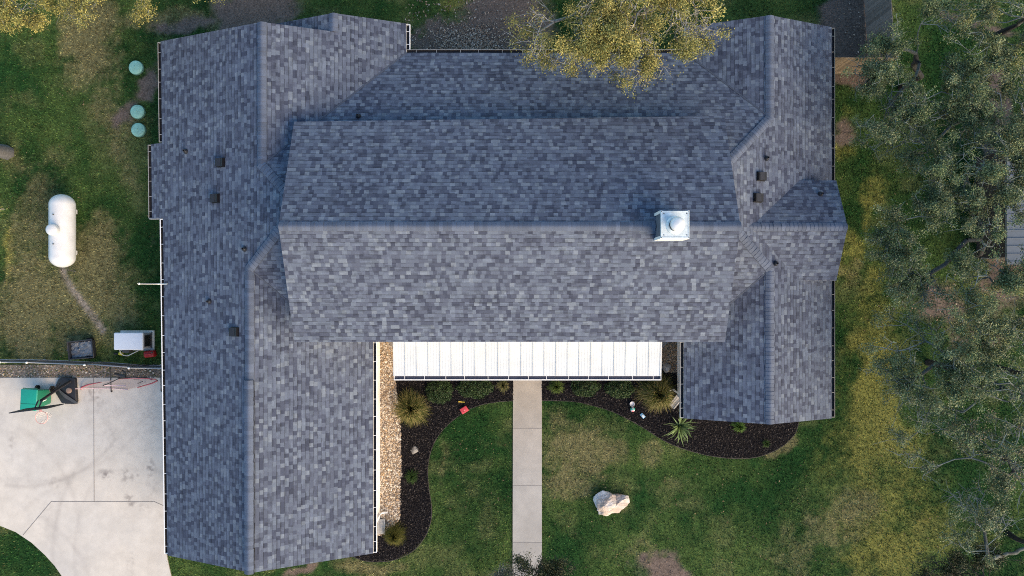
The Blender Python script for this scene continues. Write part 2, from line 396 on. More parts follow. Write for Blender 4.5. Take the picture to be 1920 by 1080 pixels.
def lawn(x, y):
    """colour and grassiness of the ground at world (x, y)"""
    x = np.asarray(x, float); y = np.asarray(y, float)
    px = 960 + x * F / H; py = 540 - y * F / H
    wx = (fbm(x * 0.7, y * 0.7, 5) - 0.5) * 70; wy = (fbm(x * 0.7, y * 0.7, 9) - 0.5) * 70
    wx += (fbm(x * 3, y * 3, 15) - 0.5) * 22; wy += (fbm(x * 3, y * 3, 19) - 0.5) * 22
    wt = {k: np.zeros(x.shape) for k in ('dry', 'dirt', 'yel', 'lush_shade', 'trail')}
    for k, cx, cy, rx, ry, an, s in PATCH:
        wk = 0.15 if k == 'trail' else (0.5 if min(rx, ry) < 15 else 1.0)
        dx = px + wx * wk - cx; dy = py + wy * wk - cy
        ca, sa = math.cos(R(an)), math.sin(R(an))
        u = (dx * ca + dy * sa) / rx; v = (-dx * sa + dy * ca) / ry
        wt[k] = np.maximum(wt[k], s * np.exp(-(u * u + v * v) ** 1.3 * 0.8)) if k != 'lush_shade' else np.maximum(wt[k], s * np.exp(-(u * u + v * v)))
    TR = [(119, 503), (124, 520), (136, 542), (152, 564), (168, 585), (181, 604), (193, 620)]
    dmin = np.full(x.shape, 1e9); qx = px + wx * .12; qy = py + wy * .12
    for (ax_, ay_), (bx_, by_) in zip(TR, TR[1:]):
        tt = np.clip(((qx - ax_) * (bx_ - ax_) + (qy - ay_) * (by_ - ay_)) / ((bx_ - ax_) ** 2 + (by_ - ay_) ** 2), 0, 1)
        dmin = np.minimum(dmin, np.hypot(qx - ax_ - tt * (bx_ - ax_), qy - ay_ - tt * (by_ - ay_)))
    wt['trail'] = 0.72 * np.exp(-(dmin / 7.0) ** 4)
    n1 = fbm(x * 0.45, y * 0.45, 31); n2 = fbm(x * 2.2, y * 2.2, 41); n3 = fbm(x * 7, y * 7, 51, 3)
    base_l = np.clip((n1 - 0.34) * 2.4 + (n2 - 0.5) * 0.9, 0, 1)
    c = LUSH + (MID - LUSH) * base_l[..., None]
    ll = np.clip(wt['lush_shade'] * .6, 0, 1)[..., None]
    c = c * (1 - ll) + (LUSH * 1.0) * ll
    def br(wv, k=1.6):
        return np.clip((wv * k * 1.1 + (n2 - .5) * .9 + (n3 - .5) * .9) * 1.5 * np.clip(wv * 3, 0, 1) * .72 - .12, 0, 1)[..., None]
    rnd = np.clip((fbm(x * 0.9, y * 0.9, 71) - 0.56) * 3.0, 0, 0.5)[..., None] * (0.4 + n3[..., None])
    c = c * (1 - rnd) + (0.5 * DRY + 0.5 * MID) * rnd
    w = .82 * br(wt['yel'] * (0.6 + 0.7 * fbm(x * 1.3, y * 1.3, 81)), 1.8); c = c * (1 - w) + YEL * w
    w = .82 * br(wt['dry'], 1.3); c = c * (1 - w) + DRY * w
    w = br(wt['dirt'], 2.0); c = c * (1 - w) + DIRT * w
    w2 = np.clip(wt['trail'] * (0.6 + 0.8 * n3), 0, 1)[..., None]; c = c * (1 - w2) + TRAIL * (0.7 + 0.6 * n3[..., None]) * w2
    grass = 1 - np.clip(w[..., 0] + w2[..., 0], 0, 1)
    c = c * (0.8 + 0.4 * n3[..., None])
    return c, grass

rng = np.random.default_rng(7)

def make_ground():
    ax = np.concatenate([-np.array([900, 400, 180, 90, 50, 36, 30, 26.5, 24.3]), np.arange(-23, 23.01, 0.11), np.array([24.3, 26.5, 30, 36, 50, 90, 180, 400, 900])])
    ay = np.concatenate([-np.array([900, 400, 180, 90, 50, 30, 22, 17, 15]), np.arange(-13.7, 13.71, 0.11), np.array([15, 17, 22, 30, 50, 90, 180, 400, 900])])
    X, Y = np.meshgrid(ax, ay)
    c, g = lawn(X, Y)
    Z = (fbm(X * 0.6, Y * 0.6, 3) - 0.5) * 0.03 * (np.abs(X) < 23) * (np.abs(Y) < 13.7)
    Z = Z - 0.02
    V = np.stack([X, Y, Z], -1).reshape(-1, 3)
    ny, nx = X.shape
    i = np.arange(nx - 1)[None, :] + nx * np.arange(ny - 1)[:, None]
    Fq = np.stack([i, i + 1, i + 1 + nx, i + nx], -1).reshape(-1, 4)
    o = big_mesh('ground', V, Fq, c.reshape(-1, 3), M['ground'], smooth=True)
    tag(o, kind='structure')
make_ground()

def make_grass():
    n = 480000
    x = rng.uniform(-21.8, 21.8, n); y = rng.uniform(-12.5, 12.5, n)
    c, g = lawn(x, y)
    keep = rng.uniform(0, 1, n) < (0.10 + 0.9 * g) 
    for p in (DRIVE, WALK, BED_L, BED_R, HOUSE_FOOT):
        keep &= ~inpoly(x, y, W(p))
    gn = inpoly(x, y, W(GRAV_N)); keep &= ~(gn & (rng.uniform(0, 1, n) > 1.5 * vnoise(x * 1.1, y * 1.1, 17) - .25))
    # ground the house roof hides needs no blades
    hid = inpoly(x, y, W([(330, 110), (330, 1000), (690, 1000), (690, 640), (1300, 640), (1300, 740), (1530, 740), (1530, 90), (1300, 90), (1270, 120), (775, 120), (755, 75), (500, 75)]))
    keep &= ~hid
    x = x[keep]; y = y[keep]; c = c[keep]; m = len(x)
    a = rng.uniform(0, 2 * np.pi, m); h = rng.uniform(0.03, 0.07, m); lean = rng.uniform(0.02, 0.075, m); wd = rng.uniform(0.010, 0.024, m)
    ca, sa = np.cos(a), np.sin(a)
    z0 = np.full(m, -0.03)
    V = np.empty((m, 3, 3))
    V[:, 0] = np.stack([x - sa * wd, y + ca * wd, z0], -1)
    V[:, 1] = np.stack([x + sa * wd, y - ca * wd, z0], -1)
    V[:, 2] = np.stack([x + ca * lean, y + sa * lean, z0 + h + 0.02], -1)
    k = rng.uniform(0.35, 1.75, m)[:, None]
    warm = rng.uniform(0, 1, m)[:, None]
    tuft = (0.45 + 1.1 * vnoise(x * 13, y * 13, 91))[:, None]
    col = c * k * tuft * 1.2
    tan = np.array((0.17, 0.15, 0.07))
    col = np.where(warm > 0.94, 0.6 * col + 0.4 * tan * k, col)
    Cc = np.repeat(col, 3, 0)
    o = big_mesh('grass', V.reshape(-1, 3), np.arange(m * 3).reshape(-1, 3), Cc, M['blade'])
    tag(o, 'short mown lawn grass with tan dry patches around the house', 'grass', kind='stuff')
make_grass()

def sheet(name, poly, z, step, material, colf=None, jitter=0.3, extra=None):
    """a ground sheet filling a world outline, with a fine vertex grid"""
    xs = [p[0] for p in poly]; ys = [p[1] for p in poly]
    gx, gy = np.meshgrid(np.arange(min(xs), max(xs), step), np.arange(min(ys), max(ys), step))
    gx = gx.ravel() + rng.uniform(-jitter, jitter, gx.size) * step; gy = gy.ravel() + rng.uniform(-jitter, jitter, gy.size) * step
    k = inpoly(gx, gy, poly); gx = gx[k]; gy = gy[k]
    n = len(poly)
    pts = [Vector(p) for p in poly] + [Vector((a, b)) for a, b in zip(gx, gy)]
    r = delaunay_2d_cdt(pts, [(i, (i + 1) % n) for i in range(n)], [], 1, 1e-5)
    V = np.array([(p.x, p.y, z) for p in r[0]]); T = np.array([f for f in r[2] if len(f) == 3])
    c = colf(V[:, 0], V[:, 1]) if colf else None
    V[:, 2] += 0
    return V, T, c

# ---------------------------------------------------------------- driveway and walk
def concrete_col(x, y):
    px = 960 + x * F / H; py = 540 - y * F / H
    n1 = fbm(x * 0.5, y * 0.5, 101); n2 = fbm(x * 2.5, y * 2.5, 111); n3 = fbm(x * 9, y * 9, 121, 3)
    base = np.array((0.56, 0.515, 0.465)); cool = np.array((0.515, 0.490, 0.465))
    t = np.clip((n1 - 0.35) * 2.2, 0, 1)[:, None]
    c = base * (1 - t) + cool * t
    c *= (0.90 + 0.14 * n2 + 0.06 * n3)[:, None]
    dk = np.zeros(x.shape)
    # tyre arcs
    def arc(cx, cy, r, wdt, s, a0, a1):
        rr = np.hypot(px - cx, py - cy); an = np.degrees(np.arctan2(py - cy, px - cx)) % 360
        m = ((an - a0) % 360) < ((a1 - a0) % 360)
        return s * np.exp(-((rr - r) / wdt) ** 2) * m * (0.4 + 0.9 * n2)
    for a in ((45, 700, 212, 4, .24, 35, 100), (60, 640, 262, 5, .12, 40, 100), (-80, 1000, 230, 5, .13, 300, 360), (420, 1040, 320, 5, .16, 170, 215), (420, 1040, 280, 4, .13, 170, 215), (-30, 1150, 210, 5, .14, 300, 350), (380, 700, 200, 6, .10, 90, 160), (250, 1200, 320, 5, .10, 230, 300)):
        dk += arc(*a)
    # muddy foot and paw marks, oil spots
    for cx, cy, rx, ry, s in ((200, 890, 11, 9, .5), (238, 892, 9, 14, .4), (255, 895, 7, 8, .45), (242, 932, 8, 7, .4), (250, 945, 10, 6, .45), (268, 955, 9, 7, .45), (282, 875, 8, 12, .35), (245, 1050, 8, 22, .18), (22, 835, 6, 30, .2), (285, 900, 14, 60, .12), (165, 730, 10, 16, .3), (185, 745, 14, 18, .22), (30, 905, 40, 12, .06), (200, 800, 40, 60, .08), (280, 780, 25, 40, .12), (105, 905, 16, 14, .14), (90, 955, 22, 30, .05)):
        q = ((px - cx) / rx) ** 2 + ((py - cy) / ry) ** 2
        dk += 1.3 * s * np.exp(-q) * np.clip((n3 - 0.42) * 5, 0, 1.2)
    dk += 0.10 * np.clip((fbm(x * 1.1 + 4, y * 0.6, 131) - 0.5) * 4, 0, 1)
    dk += 0.10 * np.clip((n3 - 0.62) * 5, 0, 1)
    edge = np.clip(1 - np.abs(py - 708) / 14.0, 0, 1) * 0.2 * n2
    dk += edge
    tint = np.array((0.30, 0.26, 0.25))
    dk = np.clip(dk, 0, 0.85)[:, None]
    return c * (1 - dk) + tint * 0.6 * dk

def flat_obj(name, poly_px, z, step, m, colf, joints=(), jm=None, thick=0.06):
    poly = W(poly_px)
    V, T, c = sheet(name, poly, z, step, m, colf)
    n = len(poly)
    # skirt down to the soil, so that the slab has a real edge
    b = len(V)
    rim = np.array([(p[0], p[1], z) for p in poly] + [(p[0], p[1], z - thick) for p in poly])
    V2 = np.concatenate([V, rim]); c2 = np.concatenate([c, np.tile(c.mean(0) * 0.6, (2 * n, 1))]) if c is not None else None
    sk = []
    for i in range(n):
        j = (i + 1) % n
        sk += [(b + i, b + n + i, b + n + j), (b + i, b + n + j, b + j)]
    MI = np.zeros(len(T) + len(sk), int)
    Tt = np.concatenate([T, np.array(sk)])
    jv = []; jt = []
    for (x0, y0), (x1, y1), w in joints:
        a = Vector(U2(x0, y0)); e = Vector(U2(x1, y1)); nrm = (e - a).normalized(); nrm = Vector((-nrm.y, nrm.x)) * w / 2
        k = len(V2) + len(jv)
        jv += [(*(a + nrm), z + 0.004), (*(a - nrm), z + 0.004), (*(e - nrm), z + 0.004), (*(e + nrm), z + 0.004)]
        jt += [(k, k + 1, k + 2), (k, k + 2, k + 3)]
    if jv:
        V2 = np.concatenate([V2, np.array(jv)]); 
        if c2 is not None: c2 = np.concatenate([c2, np.full((len(jv), 3), 0.2)])
        Tt = np.concatenate([Tt, np.array(jt)]); MI = np.concatenate([MI, np.ones(len(jt), int)])
    o = big_mesh(name, V2, Tt, c2, [m, M['joint']], MI=MI)
    tag(o, kind='structure')
    return o

flat_obj('driveway', DRIVE, 0.03, 0.05, M['concrete'], concrete_col,
         joints=(((176.5, 709), (177.5, 940), 0.025), ((97, 940), (290, 940), 0.025), ((290, 940), (362, 972), 0.025), ((97, 940), (44, 1003), 0.025), ((-80, 836), (-1, 836), 0.02)))
def walk_col(x, y):
    py = 540 - y * F / H
    n1 = fbm(x * 1.2, y * 0.8, 201); n2 = fbm(x * 5, y * 5, 211)
    base = np.array((0.36, 0.322, 0.284)); cool = np.array((0.352, 0.34, 0.33))
    t = np.clip((py - 720) / 200, 0, 1)[:, None]
    c = base * (1 - t) + cool * t
    sl = np.select([py < 803, py < 910, py < 1017], [0.95, 1.03, 1.0], 0.92)
    return c * (0.82 + 0.26 * n1 + 0.12 * n2)[:, None] * sl[:, None]
flat_obj('walkway', WALK, 0.03, 0.06, M['concrete'], walk_col, joints=(((962, 803), (1016, 803), 0.013), ((962, 910), (1016, 910), 0.013), ((961.5, 1017), (1016, 1017), 0.013)))

# ---------------------------------------------------------------- beds, chips and gravel
for nm, poly in (('mulch_bed', BED_L), ('mulch_bed', BED_R)):
    mb = MB(); mb.prism(W(poly), -0.03, 0.012); tag(mb.build(nm, M['mulch']), kind='structure')
for poly in (GRAV_L, GRAV_R, GRAV_N):
    mb = MB(); mb.prism(W(poly), -0.025, 0.018 if poly is not GRAV_N else 0.006); tag(mb.build('gravel_bed', M['gravel_base']), kind='structure')

ICO_V = None
def ico():
    global ICO_V, ICO_F
    if ICO_V is None:
        bm = bmesh.new(); bmesh.ops.create_icosphere(bm, subdivisions=1, radius=1)
        ICO_V = np.array([v.co[:] for v in bm.verts]); ICO_F = np.array([[v.index for v in f.verts] for f in bm.faces]); bm.free()
    return ICO_V, ICO_F

def scatter_stones(polys, dens, smin, smax, cols, z, weight=None):
    P = []
    for poly in polys:
        w = W(poly); xs = [p[0] for p in w]; ys = [p[1] for p in w]
        A = (max(xs) - min(xs)) * (max(ys) - min(ys)); n = int(A * dens)
        x = rng.uniform(min(xs), max(xs), n); y = rng.uniform(min(ys), max(ys), n)
        # ragged border
        jx = (fbm(x * 4, y * 4, 61) - 0.5) * 0.25
        k = inpoly(x + jx, y + jx, w); P.append(np.stack([x[k], y[k]], -1))
    P = np.concatenate(P); n = len(P)
    iv, fi = ico()
    s = rng.uniform(smin, smax, (n, 1, 1)) * rng.uniform(0.65, 1.25, (n, 1, 3)) * np.array((1, 1, 0.6))
    a = rng.uniform(0, 6.283, n); ca, sa = np.cos(a)[:, None], np.sin(a)[:, None]
    v = iv[None] * s * rng.uniform(0.82, 1.15, (n, len(iv), 1))
    vx = v[..., 0] * ca - v[..., 1] * sa; vy = v[..., 0] * sa + v[..., 1] * ca
    V = np.stack([vx + P[:, :1], vy + P[:, 1:], v[..., 2] + z + 0.3 * s[:, 0, 2][:, None]], -1).reshape(-1, 3)
    Fc = (fi[None] + (np.arange(n) * len(iv))[:, None, None]).reshape(-1, 3)
    ci = rng.integers(0, len(cols), n)
    C = np.array(cols)[ci] * rng.uniform(0.6, 1.3, (n, 1))
    return V, Fc, np.repeat(C, len(iv), 0)

GC = [(0.42, 0.33, 0.24), (0.36, 0.27, 0.19), (0.52, 0.45, 0.37), (0.30, 0.22, 0.15), (0.44, 0.38, 0.33), (0.24, 0.19, 0.16), (0.40, 0.28, 0.17), (0.62, 0.57, 0.50)]
V, Fc, C = scatter_stones([GRAV_L], 700, 0.022, 0.045, GC, 0.018)
o = big_mesh('gravel', V, Fc, C, M['stone']); tag(o, 'tan river gravel strip along the white east wall of the garage wing', 'gravel', kind='stuff')
V, Fc, C = scatter_stones([GRAV_R], 700, 0.020, 0.040, [(0.22, 0.15, 0.09), (0.30, 0.20, 0.12), (0.14, 0.10, 0.07), (0.36, 0.27, 0.19)], 0.018)
o = big_mesh('gravel', V, Fc, C, M['stone']); tag(o, 'brown gravel pocket between porch roof and right wing', 'gravel', kind='stuff')
GN = [tuple(.78 * q for q in c) for c in GC] + [(.10, .10, .05), (.07, .085, .03), (.12, .10, .07)]
V, Fc, C = scatter_stones([GRAV_N], 260, 0.018, 0.045, GN, 0.004)
o = big_mesh('gravel', V, Fc, C, M['stone']); tag(o, 'gravel strip with weeds between chain link fence and driveway', 'gravel', kind='stuff')

def scatter_chips(polys, dens, lo, hi, cols, z, name, label, cat, matl, tilt=0.5, wf=(0.25, 0.6), xy=None):
    P = []
    if xy is None:
        for poly in polys:
            w = W(poly); xs = [p[0] for p in w]; ys = [p[1] for p in w]
            n = int((max(xs) - min(xs)) * (max(ys) - min(ys)) * dens)
            x = rng.uniform(min(xs), max(xs), n); y = rng.uniform(min(ys), max(ys), n)
            k = inpoly(x, y, w)
            for g in (GRAV_L, GRAV_R): k &= ~inpoly(x, y, W(g))
            P.append(np.stack([x[k], y[k]], -1))
        P = np.concatenate(P)
    else: P = xy
    n = len(P)
    a = rng.uniform(0, 6.283, n); l = rng.uniform(lo, hi, n); w_ = l * rng.uniform(*wf, n)
    t1 = rng.uniform(-tilt, tilt, n) * l; t2 = rng.uniform(-tilt, tilt, n) * w_
    ca, sa = np.cos(a), np.sin(a)
    zz = z + rng.uniform(0.005, 0.03, n)
    def pt(u, v):
        return np.stack([P[:, 0] + ca * l * u - sa * w_ * v, P[:, 1] + sa * l * u + ca * w_ * v, zz + np.abs(t1 * (u + .5) + t2 * (v + .5))], -1)
    V = np.stack([pt(-.5, -.5), pt(.5, -.5), pt(.5, .5), pt(-.5, .5)], 1).reshape(-1, 3)
    C = np.array(cols)[rng.integers(0, len(cols), n)] * rng.uniform(0.5, 1.4, (n, 1))
    o = big_mesh(name, V, np.arange(n * 4).reshape(-1, 4), np.repeat(C, 4, 0), matl)
    tag(o, label, cat, kind='stuff')

MC = [(0.012, 0.011, 0.013), (0.018, 0.016, 0.018), (0.010, 0.009, 0.011), (0.026, 0.022, 0.022), (0.014, 0.012, 0.014), (0.014, 0.012, 0.014), (0.070, 0.060, 0.055)]
scatter_chips([BED_L], 1300, 0.02, 0.065, MC, 0.012, 'mulch_chips', 'dark bark mulch chips in the bed left of the walkway', 'mulch', M['chip'])
scatter_chips([BED_R], 1300, 0.02, 0.065, MC, 0.012, 'mulch_chips', 'dark bark mulch chips in the bed right of the walkway', 'mulch', M['chip'])
# fallen leaves at the back of the house and a few on the beds
n = 2300
xy = np.concatenate([np.stack([rng.normal(878, 36, n), rng.normal(82, 17, n)], -1), np.stack([rng.uniform(760, 1010, 420), rng.uniform(-10, 110, 420)], -1), np.stack([rng.normal(1610, 22, 110), rng.normal(60, 35, 110)], -1), np.stack([rng.normal(1770, 50, 120), rng.normal(580, 30, 120)], -1)])
xyw = np.stack([(xy[:, 0] - 960) * H / F, (540 - xy[:, 1]) * H / F], -1)
scatter_chips(None, 0, 0.035, 0.075, [(0.34, 0.27, 0.21), (0.26, 0.19, 0.14), (0.18, 0.13, 0.10), (0.40, 0.34, 0.29)], -0.01, 'leaf_litter', 'pale fallen leaves scattered on the bare soil behind the house and under the oaks', 'fallen leaves', M['chip'], 0.6, (0.4, 0.7), xyw)
xy = np.concatenate([np.stack([rng.uniform(-10, 290, 150), rng.uniform(0, 670, 150)], -1), np.stack([rng.uniform(1030, 1760, 260), rng.uniform(865, 1080, 260)], -1), np.stack([rng.uniform(815, 955, 60), rng.uniform(830, 1080, 60)], -1), np.stack([rng.uniform(1575, 1750, 120), rng.uniform(200, 860, 120)], -1)])
xyw = np.stack([(xy[:, 0] - 960) * H / F, (540 - xy[:, 1]) * H / F], -1)
scatter_chips(None, 0, 0.03, 0.065, [(0.14, 0.10, 0.06), (0.18, 0.14, 0.08), (0.10, 0.075, 0.05)], 0.01, 'fallen_leaves', 'stray brown fallen leaves dotted over the lawns', 'fallen leaves', M['chip'], 0.6, (0.4, 0.7), xyw)

# ================================================================ HOUSE
house = empty('house', (0, 0, 0))
tag(house, 'large house with dark blue grey shingle roofs and raised central gable', 'house')
mW, m2 = 0.417, 0.41
XE = lambda y: -13.17 + (7 - y) * 0.0135
def WP(x, y): return (x, y, 2.75 + mW * (x - XE(y)))
def NWE(x, y): return (x, y, 4.62 - 0.394 * (x + 8.72))
def NP(x, y): return (x, y, 2.75 + m2 * (8.84 - y))
def SWE(x, y): return (x, y, 4.35 - 0.395 * (x + 9.26))
def SL(x, y): return (x, y, 4.35 + 0.41 * (y - 0.69))
def SR(x, y): return (x, y, 3.87 + 0.41 * (y - 0.67))
def EP(x, y): return (x, y, 2.75 + m2 * (12.02 - x))
def RWW(x, y): return (x, y, 3.87 - 0.398 * (9.28 - x))

def roof_object(name, faces, parent, thick=0.13, seed=0):
    """faces: (points, uphill axis). Shingle top, white fascia on free edges, soffit underneath"""
    bm = bmesh.new(); uvl = bm.loops.layers.uv.new('UVMap')
    for pts, up in faces:
        vs = [bm.verts.new(p) for p in pts]
        f = bm.faces.new(vs)
        f.normal_update()
        if f.normal.z < 0: f.normal_flip()
        nrm = f.normal
        for l in f.loops:
            x, y, z = l.vert.co
            if up in ('+x', '-x'): uu, vv = y, (x if up == '+x' else -x)
            else: uu, vv = x, (y if up == '+y' else -y)
            l[uvl].uv = (uu + seed * 31.7, vv / max(nrm.z, 0.5) + 50)
        f.material_index = 0
    bmesh.ops.remove_doubles(bm, verts=bm.verts, dist=0.02)
    top = list(bm.faces)
    mp = {v: bm.verts.new((v.co.x, v.co.y, v.co.z - thick)) for v in list(bm.verts)}
    for f in top:
        g = bm.faces.new([mp[v] for v in reversed(f.verts)]); g.material_index = 1
    for e in [e for e in bm.edges if len(e.link_faces) == 1 and e.verts[0] in mp and e.verts[1] in mp]:
        a, b = e.verts
        g = bm.faces.new([a, b, mp[b], mp[a]]); g.material_index = 1
    bm.normal_update()
    me = bpy.data.meshes.new(name); bm.to_mesh(me); bm.free()
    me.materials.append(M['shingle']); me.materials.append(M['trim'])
    o = bpy.data.objects.new(name, me); COL.objects.link(o); o.parent = parent
    return o

pk = (-7.27, 2.81); qk = (6.56, 3.39)
yN, yS = 9.27, -10.05
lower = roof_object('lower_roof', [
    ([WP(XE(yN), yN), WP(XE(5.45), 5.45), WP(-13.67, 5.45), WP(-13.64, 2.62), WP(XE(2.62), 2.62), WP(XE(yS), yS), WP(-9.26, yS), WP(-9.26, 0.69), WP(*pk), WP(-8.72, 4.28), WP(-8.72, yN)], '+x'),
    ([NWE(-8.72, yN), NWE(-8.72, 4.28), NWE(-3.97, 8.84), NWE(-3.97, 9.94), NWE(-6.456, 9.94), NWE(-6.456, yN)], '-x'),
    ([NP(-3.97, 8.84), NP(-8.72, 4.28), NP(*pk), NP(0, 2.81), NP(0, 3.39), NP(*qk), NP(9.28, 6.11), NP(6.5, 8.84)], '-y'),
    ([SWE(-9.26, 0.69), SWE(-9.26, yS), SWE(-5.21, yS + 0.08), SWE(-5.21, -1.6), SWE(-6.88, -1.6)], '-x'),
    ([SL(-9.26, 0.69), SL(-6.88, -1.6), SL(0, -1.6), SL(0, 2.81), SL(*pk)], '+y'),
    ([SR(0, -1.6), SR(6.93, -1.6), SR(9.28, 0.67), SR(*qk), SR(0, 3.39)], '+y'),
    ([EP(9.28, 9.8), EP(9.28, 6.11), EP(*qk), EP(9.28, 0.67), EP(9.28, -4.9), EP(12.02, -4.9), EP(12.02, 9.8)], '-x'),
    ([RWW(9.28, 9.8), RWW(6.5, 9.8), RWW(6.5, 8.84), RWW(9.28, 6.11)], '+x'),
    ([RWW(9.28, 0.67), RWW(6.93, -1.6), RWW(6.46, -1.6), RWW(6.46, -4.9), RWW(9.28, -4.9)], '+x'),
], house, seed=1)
# small low gable that steps out at the back of the left wing
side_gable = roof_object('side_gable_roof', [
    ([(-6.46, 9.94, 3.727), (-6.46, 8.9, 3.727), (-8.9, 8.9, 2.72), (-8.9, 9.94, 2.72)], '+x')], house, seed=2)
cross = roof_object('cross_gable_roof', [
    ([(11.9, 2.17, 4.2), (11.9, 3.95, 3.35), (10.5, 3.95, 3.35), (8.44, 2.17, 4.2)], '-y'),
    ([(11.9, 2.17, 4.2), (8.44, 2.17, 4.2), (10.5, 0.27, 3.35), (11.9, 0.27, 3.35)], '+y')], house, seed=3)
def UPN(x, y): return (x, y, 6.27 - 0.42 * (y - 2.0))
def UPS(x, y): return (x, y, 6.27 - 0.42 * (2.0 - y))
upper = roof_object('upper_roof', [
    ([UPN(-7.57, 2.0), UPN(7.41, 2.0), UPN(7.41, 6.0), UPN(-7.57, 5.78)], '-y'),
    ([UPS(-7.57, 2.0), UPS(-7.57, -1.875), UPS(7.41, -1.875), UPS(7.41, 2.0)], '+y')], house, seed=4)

# ridge and hip caps: overlapping bent pieces
def ridge_cap(name, a, b, s1, s2, parent, w=0.168, lift=0.02, extra=0.0, dark_sides=False):
    """s1, s2: downhill unit vectors of the two slopes either side"""
    a = Vector(a); b = Vector(b); dv = b - a; L = dv.length; t = dv / L
    mb = MB(); n = max(2, int(L / 0.143)); st = L / n
    up = Vector((0, 0, 1))
    s1 = Vector(s1).normalized(); s2 = Vector(s2).normalized()
    for i in range(n):
        p0 = a + t * (i * st); p1 = a + t * ((i + 1) * st + 0.02)
        l0, l1 = lift + extra, lift + extra + 0.012
        k = random.uniform(0.82, 1.16)
        c = (0.098 * k, 0.119 * k, 0.168 * k)
        prof = [(s1, w, 0.0), (s1, w * .55, .012), (s1, w * .18, .020), (s2, w * .18, .020), (s2, w * .55, .012), (s2, w, 0.0)]
        jit = random.uniform(-0.006, 0.006)
        A = [p0 + sv * q + up * (l0 + hh) + s1 * jit for sv, q, hh in prof]; B = [p1 + sv * q + up * (l1 + hh) + s1 * jit for sv, q, hh in prof]
        dn = Vector((0, 0, -0.045 - extra))
        bi = len(mb.v)
        mb.mesh(A + B, [(q, q + 1, q + 7, q + 6) for q in range(5)], 0, c, smooth=True)
        low = up * -0.012
        for q in range(5): mb.face([B[q], B[q + 1], B[q + 1] + low, B[q] + low], 1)
        mb.face([A[0], B[0], B[0] + dn, A[0] + dn], 1); mb.face([A[5], A[5] + dn, B[5] + dn, B[5]], 1)
        if i == 0:
            for q in range(5): mb.face([A[q], A[q] + dn, A[q + 1] + dn, A[q + 1]], 1)
    return mb.build(name, [M['cap'], M['dkside'] if not dark_sides else M['vent']], parent)

random.seed(4)
sx = lambda sgn, m: (sgn, 0, -m)
sy = lambda sgn, m: (0, sgn, -m)
ridge_cap('ridge_cap', (-8.72, yN, 4.63), (-8.72, 4.2, 4.62), sx(-1, mW), sx(1, .394), lower)
ridge_cap('ridge_cap', (-9.26, 0.75, 4.35), (-9.26, -3.25, 4.35), sx(-1, mW), sx(1, .395), lower)
ridge_cap('ridge_vent_cap', (-9.26, -3.25, 4.35), (-9.26, yS, 4.34), sx(-1, mW), sx(1, .395), lower, w=0.175, extra=0.065, dark_sides=True)
ridge_cap('hip_cap', (-8.78, 4.34, 4.61), (-7.27, 2.81, 5.22), (-.707, -.707, -.29), (.707, .707, -.29), lower)
ridge_cap('hip_cap', (-9.30, 0.62, 4.34), (-7.27, 2.81, 5.22), (-.707, .707, -.29), (.707, -.707, -.29), lower)
ridge_cap('ridge_cap', (9.28, 9.8, 3.87), (9.28, 6.05, 3.87), sx(-1, .4), sx(1, .41), lower)
ridge_cap('ridge_cap', (9.28, -4.9, 3.87), (9.28, 0.7, 3.87), sx(-1, .4), sx(1, .41), lower)
ridge_cap('hip_cap', (9.32, 6.15, 3.86), (6.56, 3.39, 4.98), (-.707, .707, -.29), (.707, -.707, -.29), lower)
ridge_cap('hip_cap', (9.32, 0.63, 3.86), (6.56, 3.39, 4.98), (-.707, -.707, -.29), (.707, .707, -.29), lower)
ridge_cap('ridge_cap', (11.9, 2.17, 4.2), (8.42, 2.17, 4.2), sy(-1, .447), sy(1, .477), cross)
ridge_cap('ridge_cap', (-7.57, 2.0, 6.27), (4.63, 2.0, 6.27), sy(-1, .42), sy(1, .42), upper)
ridge_cap('ridge_cap', (5.60, 2.0, 6.27), (7.41, 2.0, 6.27), sy(-1, .42), sy(1, .42), upper)
ridge_cap('ridge_cap', (-6.456, 9.94, 3.73), (-6.456, 9.29, 3.73), sx(-1, .41), sx(1, .394), side_gable)
# metal valley lines
def valley(a, b):
    mb = MB(); mb.bar((a[0], a[1], a[2] + 0.012), (b[0], b[1], b[2] + 0.012), 0.05, 0.008); return mb.build('valley_flashing', M['dkside'], lower)
valley(NWE(-8.72, 4.28), NWE(-3.97, 8.84)); valley(SWE(-9.26, .69), SWE(-6.88, -1.6)); valley(RWW(9.28, 6.11), RWW(6.5, 8.84)); valley(RWW(9.28, .67), RWW(6.93, -1.6))

# walls
mb = MB()
yw0, yw1 = -9.55, 8.85
mb.prism([(-12.75, 8.85), (-12.75, 5.1), (-13.25, 5.1), (-13.25, 2.95), (-12.72, 2.95), (-12.65, -9.55), (-5.48, -9.55), (-5.48, -1.9), (6.86, -1.9), (6.86, -4.5), (11.6, -4.5), (11.6, 9.4), (6.9, 9.4), (6.9, 8.44), (-4.38, 8.44), (-4.38, 9.54), (-8.4, 9.54), (-8.4, 8.85)], 0, 2.6)
def gable_wall(x0, x1, xr, y, zr, z0=2.6, t=0.15):
    mb.mesh([(x0, y, z0), (x1, y, z0), (xr, y, zr), (x0, y + t, z0), (x1, y + t, z0), (xr, y + t, zr)], [(0, 1, 2), (5, 4, 3), (0, 3, 4, 1), (1, 4, 5, 2), (2, 5, 3, 0)])
gable_wall(-12.75, -5.54, -9.26, -9.55, 4.1); gable_wall(6.86, 11.6, 9.28, -4.5, 3.65); gable_wall(6.9, 11.6, 9.28, 9.25, 3.65)
gable_wall(-12.75, -4.4, -8.72, 8.7, 4.4); gable_wall(-8.4, -4.4, -6.46, 9.4, 3.5)
walls = mb.build('wall', M['wall'], house)
mb = MB()
